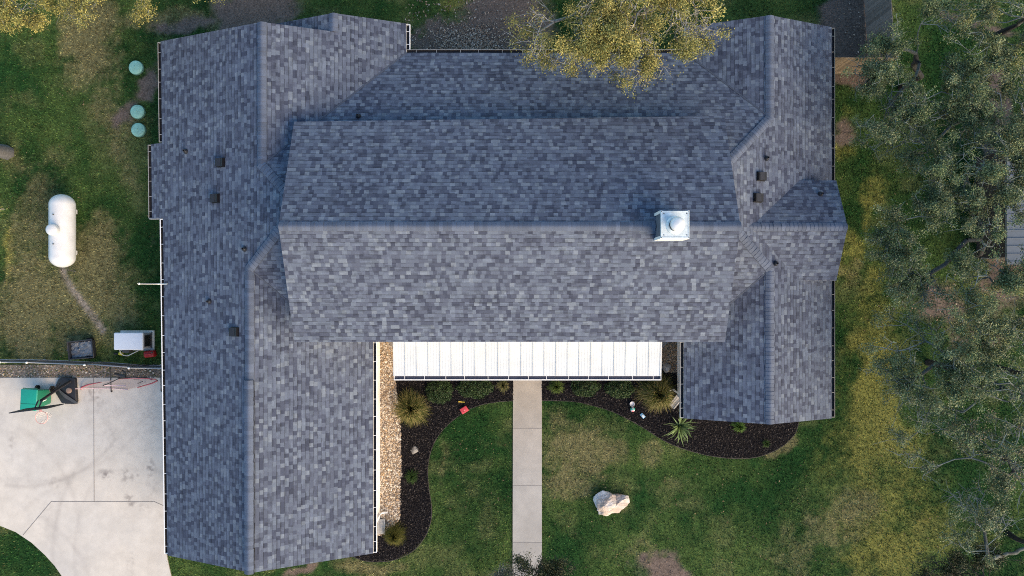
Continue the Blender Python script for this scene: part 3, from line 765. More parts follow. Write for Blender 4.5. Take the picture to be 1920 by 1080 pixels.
mb.prism([(-7.2, 5.35), (-7.2, -1.5), (7.05, -1.5), (7.05, 5.35)], 2.7, 4.62)
for x in (-7.2, 6.9):
    mb.mesh([(x, -1.5, 4.6), (x, 5.35, 4.6), (x, 2, 6.08), (x + .15, -1.5, 4.6), (x + .15, 5.35, 4.6), (x + .15, 2, 6.08)], [(0, 2, 1), (3, 4, 5), (0, 1, 4, 3), (1, 2, 5, 4), (2, 0, 3, 5)])
mb.build('clerestory_wall', M['trim'], house)
mb = MB()
mb.mesh([(11.6, .45, 3.2), (11.6, 3.8, 3.2), (11.6, 2.17, 4.02), (11.45, .45, 2.9), (11.45, 3.8, 2.9), (11.45, 2.17, 4.02), (11.6, .45, 2.9), (11.6, 3.8, 2.9)], [(6, 7, 1, 2, 0), (3, 5, 4)])
for yv in (.5, 3.72):
    mb.face([(11.6, yv, 2.9), (10.5, yv, 3.25), (11.6, yv, 3.25)])
mb.build('dormer_wall', M['trim'], house)

# gutters with straps
def gutter(a, b, out, z=2.70, w=0.13, inner=None, strap=0.62, lip=0.022, cap0=True, cap1=True, name='gutter', seed=1, pm=None):
    a = Vector((a[0], a[1], z)); b = Vector((b[0], b[1], z)); out = Vector((out[0], out[1], 0)).normalized()
    t = (b - a).normalized(); mb = MB(); up = Vector((0, 0, 1))
    mid = (a + b) / 2
    # bottom, back and front walls
    mb.bar(a + out * w / 2 - up * 0.10, b + out * w / 2 - up * 0.10, w, 0.01, 1)
    mb.bar(a + out * 0.004 - up * 0.05, b + out * 0.004 - up * 0.05, 0.008, 0.10, 1)
    mb.bar(a + out * w - up * 0.045, b + out * w - up * 0.045, 0.012, 0.11, 0)
    mb.bar(a + out * (w - 0.008) - up * 0.055, b + out * (w - 0.008) - up * 0.055, 0.004, 0.085, 1)
    mb.bar(a + out * (w - 0.004) + up * 0.012, b + out * (w - 0.004) + up * 0.012, lip, 0.012, 0)
    if cap0: mb.bar(a - up * 0.045, a + out * (w + 0.005) - up * 0.045, 0.018, 0.115, 0)
    if cap1: mb.bar(b - up * 0.045, b + out * (w + 0.005) - up * 0.045, 0.018, 0.115, 0)
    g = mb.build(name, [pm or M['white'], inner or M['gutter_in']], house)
    rnd = random.Random(seed)
    L = (b - a).length; n = int(L / strap)
    for i in range(n):
        p = a + t * ((i + 0.5 + rnd.uniform(-.12, .12)) * L / n)
        sb = MB(); sb.bar(p + up * 0.004 - out * 0.05, p + out * w + up * 0.004, 0.016, 0.006)
        sb.build('strap', pm or M['white'], g)
    return g
gutter((XE(9.24), 9.24), (XE(5.5), 5.5), (-1, 0), seed=2, lip=.016, pm=M['dull'])
gutter((-13.67, 5.42), (-13.64, 2.65), (-1, 0), z=2.51, strap=0.5, seed=3, lip=.016, pm=M['dull'])
mb = MB(); mb.bar((-13.74, 2.62, 2.46), (-13.16, 2.60, 2.60), 0.03, 0.14); mb.build('fascia', M['dull'], house)
gutter((XE(2.6), 2.58), (XE(-10), -10.0), (-1, 0), strap=0.66, seed=4, lip=0.034)
gutter((-5.21, -1.7), (-5.21, -9.95), (1, 0), w=.115, strap=0.66, seed=5)
gutter((-3.97, 9.92), (-3.97, 8.97), (1, 0), strap=0.45, cap1=False, seed=6, lip=0.03)
gutter((-3.97, 8.84), (6.42, 8.84), (0, 1), strap=0.75, seed=7, lip=.014, pm=M['dull'])
gutter((6.46, -1.7), (6.46, -4.88), (-1, 0), strap=0.68, seed=8, lip=.018, pm=M['dull'])
gutter((12.02, 9.78), (12.02, -4.86), (1, 0), strap=0.6, seed=9, lip=.014, pm=M['tan'])

# porch roof of ribbed white metal
mb = MB()
x0, x1, yb, yf, zb, zf = -4.45, 5.60, -1.3, -3.30, 3.00, 2.80
mb.mesh([(x0, yf, zf), (x1, yf, zf), (x1, yb, zb), (x0, yb, zb), (x0, yf, zf - .1), (x1, yf, zf - .1), (x1, yb, zb - .1), (x0, yb, zb - .1)], [(0, 1, 2, 3), (7, 6, 5, 4), (0, 4, 5, 1), (1, 5, 6, 2), (2, 6, 7, 3), (3, 7, 4, 0)])
x = x0 + 0.02; i = 0
while x < x1 - 0.02:
    if i % 4 == 0:
        mb.bar((x, yf + .005, zf + .010), (x, yb, zb + .010), 0.020, 0.020)
        mb.bar((x + .022, yf + .005, zf + .002), (x + .022, yb, zb + .002), 0.012, 0.006, 1)
    else: mb.bar((x, yf + .005, zf + .001), (x, yb, zb + .001), 0.03, 0.006)
    x += 0.1085; i += 1
M['porch'] = mat('white_metal_roofing', (0.60, 0.63, 0.65), 0.4, var=0.09, scale=2.0)
M['seam'] = mat('grey_panel_seam', (0.47, 0.48, 0.51), 0.6)
porch = mb.build('porch_roof', [M['porch'], M['seam']], house)
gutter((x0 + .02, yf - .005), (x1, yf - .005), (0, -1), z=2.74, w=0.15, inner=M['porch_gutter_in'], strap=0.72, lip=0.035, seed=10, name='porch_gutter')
for px in (-4.3, -1.2, 1.5, 5.4):
    pb = MB(); pb.box((px, -3.1, 1.35), (0.14, 0.14, 2.7)); pb.build('porch_post', M['trim'], house)
mb = MB(); mb.prism([(-5.4, -1.95), (-5.4, -1.96), (-4.3, -3.2), (5.5, -3.2), (6.8, -1.95)], 0.0, 0.1); mb.build('porch_floor', M['joint'], house)

# chimney
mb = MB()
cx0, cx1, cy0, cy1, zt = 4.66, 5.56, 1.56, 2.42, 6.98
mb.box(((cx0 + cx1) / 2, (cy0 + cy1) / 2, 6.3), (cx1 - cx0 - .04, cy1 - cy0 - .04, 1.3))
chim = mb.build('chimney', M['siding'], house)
mb = MB()
for x in (cx0 + .03, cx1 - .03):
    for y in (cy0 + .03, cy1 - .03):
        mb = MB(); mb.box((x, y, 6.3), (0.09, 0.09, 1.3)); mb.build('corner_trim', M['white'], chim)
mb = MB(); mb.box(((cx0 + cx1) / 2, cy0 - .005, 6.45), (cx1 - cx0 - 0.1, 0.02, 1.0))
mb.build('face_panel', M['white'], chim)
mb = MB()
mb.box(((cx0 + cx1) / 2, (cy0 + cy1) / 2, zt), (cx1 - cx0, cy1 - cy0, 0.05))
mb.lathe([(.30, zt + .02), (.27, zt + .04), (.24, zt + .07)], (5.11, 1.97, 0), 28)
for x in (cx0 + .1, cx1 - .08):
    for y in (cy0 + .1, cy1 - .08): mb.lathe([(.018, zt + .02), (.018, zt + .035), (.001, zt + .04)], (x, y, 0), 8, 1)
for x in (cx0 + .02, cx1 - .02): mb.bar((x, cy0, zt + .03), (x, cy1, zt + .03), 0.025, 0.02)
for y in (cy0 + .02, cy1 - .02): mb.bar((cx0, y, zt + .03), (cx1, y, zt + .03), 0.025, 0.02)
M['pan'] = mat('stained_cap_pan', (0.58, 0.65, 0.68), 0.5, 0.1, var=0.28, scale=7)
mb.build('cap_pan', [M['pan'], M['vent']], chim)
mb = MB(); mb.lathe([(.19, zt + .05), (.19, zt + .30)], (5.11, 1.97, 0), 28); mb.lathe([(.2, zt + .08), (.2, zt + .2)], (5.11, 1.97, 0), 28, 1)
mb.build('flue_pipe', [M['galv'], M['vent']], chim)
mb = MB(); mb.lathe([(.225, zt + .34), (.232, zt + .36), (.225, zt + .40), (.12, zt + .46), (.005, zt + .475)], (5.11, 1.97, 0), 36)
mb.build('flue_cap', mat('satin_flue_cap', (0.70, 0.70, 0.71), 0.45, 0.2, var=0.06), chim)

# vents on the roofs
def on_plane(px, py, fn):
    z = 3.5
    for _ in range(12):
        x, y, _z = U(px, py, z); z = fn(x, y)[2]
    return Vector((x, y, z))
def slope_M(down):
    """matrix whose local z is the roof normal and local x runs downhill"""
    dn = Vector(down).normalized(); 
    side = Vector((0, 0, 1)).cross(dn).normalized(); nrm = dn.cross(side)
    if nrm.z < 0: nrm = -nrm; 
    return Matrix((dn, nrm.cross(dn), nrm)).transposed().to_4x4()
def box_vent(px, py, fn, down, hood):
    p = on_plane(px, py, fn); Mx = Matrix.Translation(p) @ slope_M(down)
    mb = MB()
    mb.box(Mx @ Vector((0, 0, .012)), (0.36, 0.34, 0.02), M=slope_M(down), mi=0)
    mb.box(Mx @ Vector((0.0, 0, .07)), (0.33, 0.29, 0.12), M=slope_M(down), mi=0)
    mb.box(Mx @ Vector((hood, 0, .135)), (0.19, 0.28, 0.014), M=slope_M(down), mi=1)
    mb.build('roof_vent', [M['vent'], M['vent_top']], lower)
dW = (-1, 0, -mW); dE = (1, 0, -m2)
box_vent(415, 305, WP, dW, 0.02); box_vent(405, 372, WP, dW, 0.02); box_vent(441, 622, WP, dW, 0.02)
box_vent(1426, 331, EP, dE, -0.04); box_vent(1420, 371, EP, dE, -0.04)
def pipe_vent(px, py, fn, parent=None):
    p = on_plane(px, py, fn); mb = MB()
    mb.lathe([(.10, -.03), (.095, .03), (.055, .09), (.05, .11)], p, 14, 0)
    mb.lathe([(.038, .1), (.038, .22), (.028, .22), (.028, .14)], p, 12, 1)
    mb.build('vent_pipe', [M['lead'], M['vent_top']], parent or lower)
pipe_vent(349, 284, WP); pipe_vent(459, 467, WP); pipe_vent(393, 565, WP); pipe_vent(672, 218, NP); pipe_vent(1437, 297, EP); pipe_vent(1454, 494, EP)
pipe_vent(1538, 364, lambda x, y: (x, y, 4.2 - .477 * (y - 2.17)), cross)

# downspouts
def downspout(x, y, dx, dy, z=2.6):
    mb = MB()
    mb.tube([(x, y, z), (x - dx * .3, y - dy * .3, z - .3), (x - dx * .3, y - dy * .3, .35), (x - dx * .25, y - dy * .25, .16), (x - dx * .02, y - dy * .02, .10)], 0.04, 8)
    mb.build('downspout', M['white'], house)
downspout(-5.13, -9.3, 1, 0.0); downspout(6.38, -4.35, -.75, -.6); downspout(-13.2, -2.55, -1, -.05, 2.6)
mb = MB(); mb.tube([(-13.3, 0.15, 0.0), (-13.3, 0.15, 4.05)], 0.026, 8); mb.tube([(-13.3, .15, 4.05), (-13.3, .15, 4.12)], [0.04, 0.02], 8); mb.tube([(-13.3, .15, 2.8), (-12.9, .15, 2.85)], 0.02, 6)
o = mb.build('mast', M['white']); tag(o, 'thin white mast standing beside the left gutter of the house', 'pole')

# ================================================================ OBJECTS ON THE LEFT LAWN
def P3(px, py, z): return Vector(U(px, py, z))

# propane tank
tx, ty, _ = U(117, 433, 0.75)
tank = empty('propane_tank', (tx, ty, 0)); tag(tank, 'long white propane tank with domed ends lying on the left lawn', 'gas tank')
mb = MB(); r = 0.47; L = 1.48
prof = []
for i in range(13):
    a = math.pi / 2 * i / 12; prof.append((max(r * math.sin(a), .002), -L + (r * .9) * (1 - math.cos(a))))
for i in range(13):
    a = math.pi / 2 * (12 - i) / 12; prof.append((max(r * math.sin(a), .002), L - (r * .9) * (1 - math.cos(a))))
mb.lathe(prof, (0, 0, .75), 40, 0, None, Matrix.Rotation(R(-90), 4, 'X'))
M['tank'] = mat('white_tank_paint', (0.64, 0.65, 0.67), 0.35, var=0.10, scale=3)
M['dkmetal'] = mat('dark_fitting', (0.05, 0.05, 0.05), 0.5)
mb.build('tank_shell', M['tank'], tank)
mb = MB(); mb.lathe([(.20, 1.20), (.23, 1.24), (.23, 1.40), (.215, 1.44), (.15, 1.475), (.01, 1.49)], (0, -.0, 0), 30); mb.build('valve_dome', M['tank'], tank)
for dx, dy in ((.06, .62), (.06, -.56), (.22, -.02)):
    mb = MB(); mb.lathe([(.022, 1.2), (.022, 1.272), (.001, 1.28)], (-.1 + dx, dy, 0), 10); mb.build('fitting', M['dkmetal'], tank)
for dy in (-.85, .85):
    mb = MB(); mb.box((0, dy, .15), (.26, .18, .30)); mb.build('foot', M['trim'], tank)
mb = MB(); mb.tube([(0.05, -1.35, .55), (.05, -1.58, .45), (.06, -1.62, 0)], .022, 8); mb.build('gas_pipe', M['dkmetal'], tank)

# septic lids
M['lid'] = mat('pale_green_plastic', (0.24, 0.47, 0.40), 0.55, var=0.22, scale=6)
M['lid_d'] = mat('dark_green_plastic', (0.06, 0.14, 0.11), 0.6)
for i, (px, py, lab) in enumerate(((253.5, 126, 'pale green domed tank lid on its own nearest the back corner of the house'), (256.5, 209, 'pale green domed tank lid, the middle of the three in the left lawn'), (258, 243, 'pale green domed tank lid closest to the gutter bump-out'))):
    x, y, _ = U(px, py, .12)
    if i == 0:
        e = empty('tank_lid', (x, y, 0))
        mb = MB(); mb.lathe([(.27, -.03), (.27, .05), (.285, .06), (.285, .09), (.26, .125), (.17, .165), (.08, .18), (.002, .183)], (0, 0, 0), 36)
        for k in range(12):
            a = k * math.pi / 6; mb.bar((.1 * math.cos(a), .1 * math.sin(a), .178), (.25 * math.cos(a), .25 * math.sin(a), .132), .012, .014)
        p = mb.build('dome', M['lid'], e)
        mb = MB(); mb.lathe([(.045, .17), (.045, .195), (.03, .2), (.002, .202)], (0, 0, 0), 16); q = mb.build('knob', M['lid'], e)
        mb = MB(); mb.lathe([(.30, -.05), (.30, .03), (.27, .03)], (0, 0, 0), 30); s = mb.build('riser', M['lid_d'], e)
        lid_parts = [p, q, s]; lid0 = e
    else:
        e = lid0.copy(); COL.objects.link(e); e.location = (x, y, 0); e.rotation_euler.z = i * 1.1
        for c in lid_parts:
            c2 = c.copy(); COL.objects.link(c2); c2.parent = e
    tag(e, lab, 'lid', 'green tank lids in the lawn')

# generator on its pad
gx, gy, _ = U(240.5, 640, .75)
pad = MB(); pc = U(257, 638.5, .1); pad.box((pc[0], pc[1], .05), (1.38, .83, .12))
tag(pad.build('generator_pad', mat('pale_concrete_pad', (.42, .43, .42), .9, var=.1), bevel=.01), 'pale concrete pad under the standby generator', 'pad')
gen = empty('standby_generator', (gx, gy, .11)); tag(gen, 'white topped standby generator with grey body and black grille', 'generator')
M['gen_w'] = mat('pale_grey_lid', (.56, .60, .68), .45, var=.03)
M['gen_g'] = mat('grey_enclosure', (.22, .22, .25), .5, var=.06)
mb = MB(); mb.box((0.02, 0, .30), (1.12, .62, .60)); mb.build('body', M['gen_g'], gen, bevel=.03)
mb = MB(); mb.box((0, 0, .61), (1.18, .70, .09)); mb.build('lid', M['gen_w'], gen, bevel=.05, seg=4)
mb = MB(); mb.box((.59, 0, .30), (.03, .46, .42))
for i in range(6): mb.box((.607, 0, .12 + i * .07), (.012, .44, .018))
mb.build('grille', M['vent'], gen)
mb = MB(); mb.box((.62, 0, .03), (.04, .66, .06)); mb.build('base_rail', M['dkmetal'], gen)
mb = MB(); mb.tube([U(224.5, 656, .4), U(226, 662, .25), U(232, 666.5, .15), U(240, 667, .1), U(250, 662, .2), U(262, 656, .35)], .022, 8)
o = mb.build('conduit', mat('pale_grey_conduit', (.5, .5, .5), .5)); o.parent = gen; o.matrix_parent_inverse = Matrix.Translation((-gx, -gy, -.11))
mb = MB(); mb.box((-.28, -.42, .2), (.28, .14, .3)); mb.build('meter_box', M['dkmetal'], gen)

# red fuel can
rx, ry, _ = U(279, 664, .25)
can = empty('fuel_can', (rx, ry, 0), R(5)); tag(can, 'red plastic fuel can in the grass beside the generator', 'can')
M['red'] = mat('red_plastic', (.32, .012, .014), .45, var=.1)
mb = MB(); mb.box((0, 0, .15), (.44, .27, .30)); mb.build('body', M['red'], can, bevel=.08, seg=4)
mb = MB(); mb.tube([(-.14, 0, .29), (-.1, 0, .36), (.08, 0, .36), (.12, 0, .29)], .022, 8); mb.build('handle', M['red'], can)
mb = MB(); mb.lathe([(.035, .28), (.035, .34), (.02, .34), (.02, .38)], (.16, .06, 0), 12); mb.build('spout', M['dkmetal'], can)
# yellow hose nozzle
yx, yy, _ = U(223, 664, .1)
ys = empty('hose_sprayer', (yx, yy, 0), R(-10)); tag(ys, 'yellow and black hose sprayer lying below the generator', 'sprayer')
mb = MB(); mb.box((.07, .03, .08), (.16, .12, .14)); mb.build('body', mat('yellow_plastic', (.55, .50, .03), .5), ys, bevel=.03)
mb = MB(); mb.tube([(0, 0, .06), (-.16, -.02, .05), (-.22, -.03, .05)], [.04, .035, .05], 8); mb.build('nozzle', M['vent'], ys)

# cart tub
bx, by, _ = U(156, 654.5, .25)
tub = empty('cart_tub', (bx, by, 0), R(6)); tag(tub, 'black garden cart tub holding crumpled grey plastic on the lawn', 'cart')
mb = MB()
o4 = [(-.52, -.36), (.50, -.38), (.50, .36), (-.52, .36)]; i4 = [(-.48, -.33), (.46, -.35), (.46, .33), (-.48, .33)]; b4 = [(-.46, -.31), (.43, -.31), (.43, .30), (-.46, .30)]
vs = [(x, y, .42) for x, y in o4] + [(x, y, .42) for x, y in i4] + [(x, y, .16) for x, y in b4] + [(x * .85, y * .85, .10) for x, y in o4]
fs = []
for i in range(4):
    j = (i + 1) % 4
    fs += [(i, j, 4 + j, 4 + i), (4 + i, 4 + j, 8 + j, 8 + i), (j, i, 12 + i, 12 + j)]
fs += [(8, 9, 10, 11), (15, 14, 13, 12)]
mb.mesh(vs, fs); mb.tube([(-.52, -.36, .42), (.5, -.38, .42), (.5, .36, .42), (-.52, .36, .42)], .022, 8, closed=True)
mb.build('tub', mat('dark_poly_tub', (.022, .024, .032), .6, var=.3), tub)
mb = MB()
nx_, ny_ = 30, 22
gx_, gy_ = np.meshgrid(np.linspace(-.46, .43, nx_), np.linspace(-.31, .30, ny_))
gz = .24 + .13 * fbm(gx_ * 7, gy_ * 9, 77) + .05 * (gx_ > -.1)
Vt = np.stack([gx_, gy_, gz], -1).reshape(-1, 3); ii = np.arange(nx_ - 1)[None] + nx_ * np.arange(ny_ - 1)[:, None]
Ft = np.stack([ii, ii + 1, ii + 1 + nx_, ii + nx_], -1).reshape(-1, 4)
cc = (np.array((.13, .145, .17))[None] * (0.35 + 1.1 * fbm(gx_ * 9, gy_ * 9, 87).reshape(-1, 1)))
big_mesh('plastic_liner', Vt, Ft, cc, mat('crumpled_plastic', rough=.35, attr=True), tub)
for s in (-1, 1):
    mb = MB(); mb.tube([(.25, s * .36, .14), (.25, s * .43, .14)], .14, 16); mb.build('wheel', M['vent'], tub)
mb = MB(); mb.bar((-.5, 0, .2), (-.78, .02, .08), .07, .04); mb.build('tow_bar', M['dkmetal'], tub)

# ---------------------------------------------------------------- chain link fence and gate
M['chain'] = mat('galvanised_fence_pipe', (.24, .26, .30), .4, .5, var=.1)
M['wire'] = mat('dark_wire', (.05, .055, .065), .5, .5)
FZ = 1.0
fpts = [U(-60, 678.5, FZ), U(2, 679, FZ), U(52.5, 679.5, FZ), U(160.5, 684, FZ), U(243.5, 690, FZ)]
fpts = [Vector((p[0], p[1], 0)) for p in fpts] + [Vector((-12.78, U(243.5, 690, FZ)[1] - .02, 0))]
def wire_mesh(mb, a, b, h, st=.075, r=.0035):
    L = (b - a).length; t = (b - a) / L; n = int((L + h) / st)
    for s in (1, -1):
        for i in range(n):
            u0 = i * st - (h if s == 1 else 0); u1 = u0 + s * h if s == 1 else u0 - h
            p0, p1 = u0, (u0 + h if s == 1 else u0 - h)
            z0, z1 = 0.06, 0.06 + h
            if s == -1: p0 = i * st; p1 = p0 - h
            lo, hi = 0, L
            def clip(pa, za, pb, zb):
                f0, f1 = 0.0, 1.0
                dp = pb - pa
                for lim, sg in ((lo, 1), (hi, -1)):
                    da = (pa - lim) * sg; db = (pb - lim) * sg
                    if da < 0 and db < 0: return None
                    if da < 0: f0 = max(f0, da / (da - db))
                    elif db < 0: f1 = min(f1, da / (da - db))
                if f1 - f0 < .02: return None
                return (pa + dp * f0, za + (zb - za) * f0, pa + dp * f1, za + (zb - za) * f1)
            c = clip(p0, z0, p1, z1)
            if c: mb.tube([a + t * c[0] + Vector((0, 0, c[1])), a + t * c[2] + Vector((0, 0, c[3]))], r, 3, caps=False)
fence = empty('chain_link_fence', fpts[1]); tag(fence, 'low galvanised chain link fence along the gravel above the driveway', 'fence')
inv = Matrix.Translation(-fpts[1])
def fpart(mb, name, m, parent=None):
    o = mb.build(name, m); o.parent = parent or fence
    o.matrix_parent_inverse = inv if parent is None else Matrix.Identity(4)
    return o
segs = [(0, 1), (1, 2), (2, 3), (4, 5)]
for a, b in segs:
    mb = MB(); wire_mesh(mb, fpts[a], fpts[b], FZ - .08); fpart(mb, 'wire_panel', M['wire'])
    mb = MB(); mb.tube([fpts[a] + Vector((0, 0, FZ)), fpts[b] + Vector((0, 0, FZ))], .024, 8); fpart(mb, 'top_rail', M['chain'])
    mb = MB(); mb.tube([fpts[a] + Vector((0, 0, .08)), fpts[b] + Vector((0, 0, .08))], .02, 8); fpart(mb, 'bottom_rail', M['chain'])
mb = MB(); mb.tube([fpts[4] + Vector((.05, 0, .1)), fpts[5] + Vector((-.4, 0, FZ - .1))], .018, 6); fpart(mb, 'brace', M['vent'])
for p in fpts[:5]:
    mb = MB(); mb.tube([p, p + Vector((0, 0, FZ + .06))], .032, 10); po = fpart(mb, 'post', M['chain'])
    mb = MB(); mb.lathe([(.045, FZ + .05), (.045, FZ + .08), (.03, FZ + .12), (.002, FZ + .13)], p, 12)
    c = mb.build('post_cap', mat('pale_post_cap', (.7, .7, .72), .4)); c.parent = po
ga, gb = fpts[3] + Vector((.06, 0.02, 0)), fpts[4] + Vector((-.06, 0.02, 0))
gate = empty('chain_link_gate', ga); tag(gate, 'chain link gate between two capped posts right of the black hoop base', 'gate')
def gpart(mb, name, m):
    o = mb.build(name, m); o.parent = gate; o.matrix_parent_inverse = Matrix.Translation(-ga); return o
zz = lambda p, z: p + Vector((0, 0, z))
mb = MB(); mb.tube([zz(ga, .1), zz(gb, .1), zz(gb, FZ - .06), zz(ga, FZ - .06)], .021, 8, closed=True); gpart(mb, 'gate_frame', M['chain'])
mb = MB(); wire_mesh(mb, ga, gb, FZ - .14); gpart(mb, 'wire_panel', M['wire'])
mb = MB(); mb.tube([zz(ga, FZ - .1), zz(gb, .14)], .016, 6); gpart(mb, 'brace', M['vent'])
mb = MB(); mb.box(zz(gb, .75) + Vector((-.02, -.04, 0)), (.08, .05, .16)); gpart(mb, 'latch', M['vent'])

# ---------------------------------------------------------------- wheeled bin
wx, wy, _ = U(88, 741, 0)
bn = empty('wheeled_bin', (wx, wy, .03), R(-3)); tag(bn, 'green wheeled rubbish bin standing on the concrete driveway', 'bin')
M['bin'] = mat('green_bin_plastic', (.012, .17, .10), .45, var=.06)
M['binlid'] = mat('teal_bin_lid', (.010, .27, .20), .4, var=.05)
mb = MB()
lo_ = [(-.24, -.32), (.24, -.32), (.24, .27), (-.24, .27)]; up_ = [(-.30, -.40), (.30, -.40), (.30, .38), (-.30, .38)]
vs = [(x, y, .04) for x, y in lo_] + [(x, y, .98) for x, y in up_]
mb.mesh(vs, [(0, 3, 2, 1), (4, 5, 6, 7), (0, 1, 5, 4), (1, 2, 6, 5), (2, 3, 7, 6), (3, 0, 4, 7)])
mb.build('body', M['bin'], bn, bevel=.04, seg=3)
mb = MB(); mb.box((0, -.02, 1.03), (.66, .86, .07)); mb.build('lid', M['binlid'], bn, bevel=.035, seg=3)
mb = MB(); mb.bar((-.30, -.18, 1.068), (.30, -.18, 1.068), .016, .008); mb.build('lid_crease', M['bin'], bn)
mb = MB(); mb.tube([(-.28, .43, 1.0), (.28, .43, 1.0)], .02, 8); mb.build('handle', M['bin'], bn)
for s in (-1, 1):
    mb = MB(); mb.tube([(s * .27, .30, .13), (s * .34, .30, .13)], .13, 18); mb.tube([(s * .30, .30, .13), (s * .345, .30, .13)], .05, 10); mb.build('wheel', M['vent'], bn)
mb = MB(); mb.bar((.315, -.12, .66), (.275, -.10, .40), .05, .004); mb.build('recycling_mark', M['white'], bn)

# ---------------------------------------------------------------- basketball hoop
hb = U(129, 732, 0)
hoop = empty('basketball_hoop', (hb[0], hb[1], .03)); tag(hoop, 'portable basketball hoop with black base and board over the driveway', 'basketball hoop')
M['blk'] = mat('black_plastic', (.013, .013, .017), .55, var=.2)
M['blk2'] = mat('charcoal_plastic', (.05, .05, .058), .6, var=.15)
def hp(mb, name, m, parent=None, bevel=0):
    o = mb.build(name, m, bevel=bevel); o.parent = hoop if parent is None else parent
    o.matrix_parent_inverse = Matrix.Translation((-hb[0], -hb[1], -.03)) if parent is None else Matrix.Identity(4); return o
mb = MB(); poly = [U2(*p) for p in ((115, 709), (122, 706), (146, 708), (148, 735), (149, 752), (146, 757), (121, 755), (106, 730))]
mb.prism(poly, .03, .20); base = hp(mb, 'base_tank', M['blk'], bevel=.04)
mb = MB(); mb.mesh([U(105, 730, .12), U(122, 757, .12), U(146, 755, .235), U(121, 738, .26), U(110, 729, .24)], [(0, 1, 2, 3, 4)]); mb.mesh([U(105, 730, .12), U(122, 757, .12), U(146, 755, .235), U(146, 757, .05), U(122, 758, .04), U(105, 731, .04)], [(1, 0, 5, 4), (2, 1, 4, 3)]); hp(mb, 'sloped_face', M['blk2'])
mb = MB(); c_ = U(129.5, 732, .2); mb.lathe([(.12, .18), (.12, .235), (.09, .25), (.002, .25)], (c_[0], c_[1], 0), 20); hp(mb, 'filler_cap', mat('tan_plastic', (.22, .15, .12), .6))
mb = MB(); mb.tube([U(131, 715, .2), U(120, 722, .9), U(103, 733, 1.8), U(77, 751, 2.9)], [.055, .055, .05, .05], 10); pole = hp(mb, 'pole', M['blk'])
mb = MB(); mb.tube([U(113, 718, .3), U(101, 733, 1.7)], .02, 6); hp(mb, 'strut', M['blk'])
for px in ((66, 764), (73, 764)):
    mb = MB(); mb.tube([U(px[0] + 6, px[1] - 14, 2.75), U(*px, 3.0)], .025, 6); mb.tube([U(px[0] + 4, px[1] - 11, 3.15), U(px[0], px[1], 3.4)], .022, 6); hp(mb, 'bracket', M['blk2'])
a = U(28.5, 771.5, 3.5); b = U(100.5, 762.5, 3.5); a = Vector(a); b = Vector(b)
bc = (a + b) / 2; ang = math.atan2(b.y - a.y, b.x - a.x)
mb = MB(); mb.box((bc.x, bc.y, 3.38), ((b - a).length, .035, .88), ang); board = hp(mb, 'backboard', M['blk'])
fw = Vector((math.sin(ang), -math.cos(ang), 0))
rc = bc + fw * .40 + Vector((-.10, 0, 0)); rc.z = 3.05
M['rim'] = mat('faded_pink_rim', (.62, .33, .32), .6)
mb = MB(); mb.tube([(rc.x + .23 * math.cos(k * math.pi / 14), rc.y + .23 * math.sin(k * math.pi / 14), 3.05) for k in range(28)], .011, 6, closed=True)
mb.bar(rc - fw * .23, rc - fw * .38, .10, .012); rim = hp(mb, 'rim', M['rim'])
mb = MB(); n = 14
for k in range(n):
    for s in (1, -1):
        pts = []
        for j in range(5):
            an = (k + s * j * .5) * 2 * math.pi / n; rr = .22 - .02 * j - .006 * j * j * .4
            pts.append((rc.x + rr * math.cos(an), rc.y + rr * math.sin(an), 3.04 - .1 * j))
        mb.tube(pts, .0055, 4)
hp(mb, 'net', mat('white_cord_net', (.72, .66, .66), .8))

# ---------------------------------------------------------------- pop-up net by the fence
ncx, ncy, _ = U(225, 720, .2)
net = empty('popup_net', (ncx, ncy, 0)); tag(net, 'pink edged collapsed mesh net slumped over the driveway edge', 'net')
outl = [(152, 730, .05), (153, 726, .25), (166, 721, .4), (190, 716.5, .6), (222, 711, .75), (250, 709, .8), (275, 709.5, .75), (291, 711, .6), (295, 714, .4), (284, 719, .25), (258, 726.5, .08), (240, 730.5, .04), (214, 728.5, .05), (185, 728, .05)]
op = [Vector(U(*p)) for p in outl]
def npt(mb, name, m):
    o = mb.build(name, m); o.parent = net; o.matrix_parent_inverse = Matrix.Translation((-ncx, -ncy, 0)); return o
mb = MB(); cen = Vector(U(225, 719, .22))
for i in range(len(op)): mb.face([cen, op[i], op[(i + 1) % len(op)]])
npt(mb, 'mesh_fabric', net_mat('translucent_mesh', (.30, .24, .25), .42))
M['pink'] = mat('red_pink_tape', (.34, .06, .085), .6)
mb = MB(); mb.tube(op[:4], [.025, .032, .028, .016], 6); npt(mb, 'edging', M['pink'])
mb = MB(); mb.tube(op[4:11] , [.010, .014, .02, .024, .03, .026, .02], 6); npt(mb, 'edging', M['pink'])
mb = MB(); mb.tube([U(141, 729, .3), U(170, 728.5, .12), U(214, 728.8, .07), U(240, 730.8, .06)], .014, 6); mb.tube([U(193, 722.5, .32), U(237, 723.5, .28)], .02, 6); npt(mb, 'white_binding', mat('pale_pink_binding', (.70, .52, .56), .6))
mb = MB()
mb.tube([U(193, 723, .35), U(206, 718, .55), U(222, 710, .78), U(230, 708, .8)], .018, 6)
mb.tube([U(222, 710, .8), U(250, 707, .8), U(275, 709, .75), U(286, 712, .6)], .02, 6)
mb.tube([U(250, 711, .5), U(262, 712.5, .45), U(268, 715, .4), U(258, 719, .35)], .012, 6)
npt(mb, 'hoop_frame', M['blk'])
mb = MB()
mb.tube([U(214, 702, .95), U(218, 704, .95), U(224, 709, .85)], [.05, .06, .03], 7); mb.tube([U(216, 702.5, .95), U(228, 704, .95), U(236, 705, .95)], [.07, .08, .06], 7); mb.tube([U(228, 696, 1.1), U(236, 699, 1.05)], [.04, .05], 7)
npt(mb, 'joint_block', M['blk'])
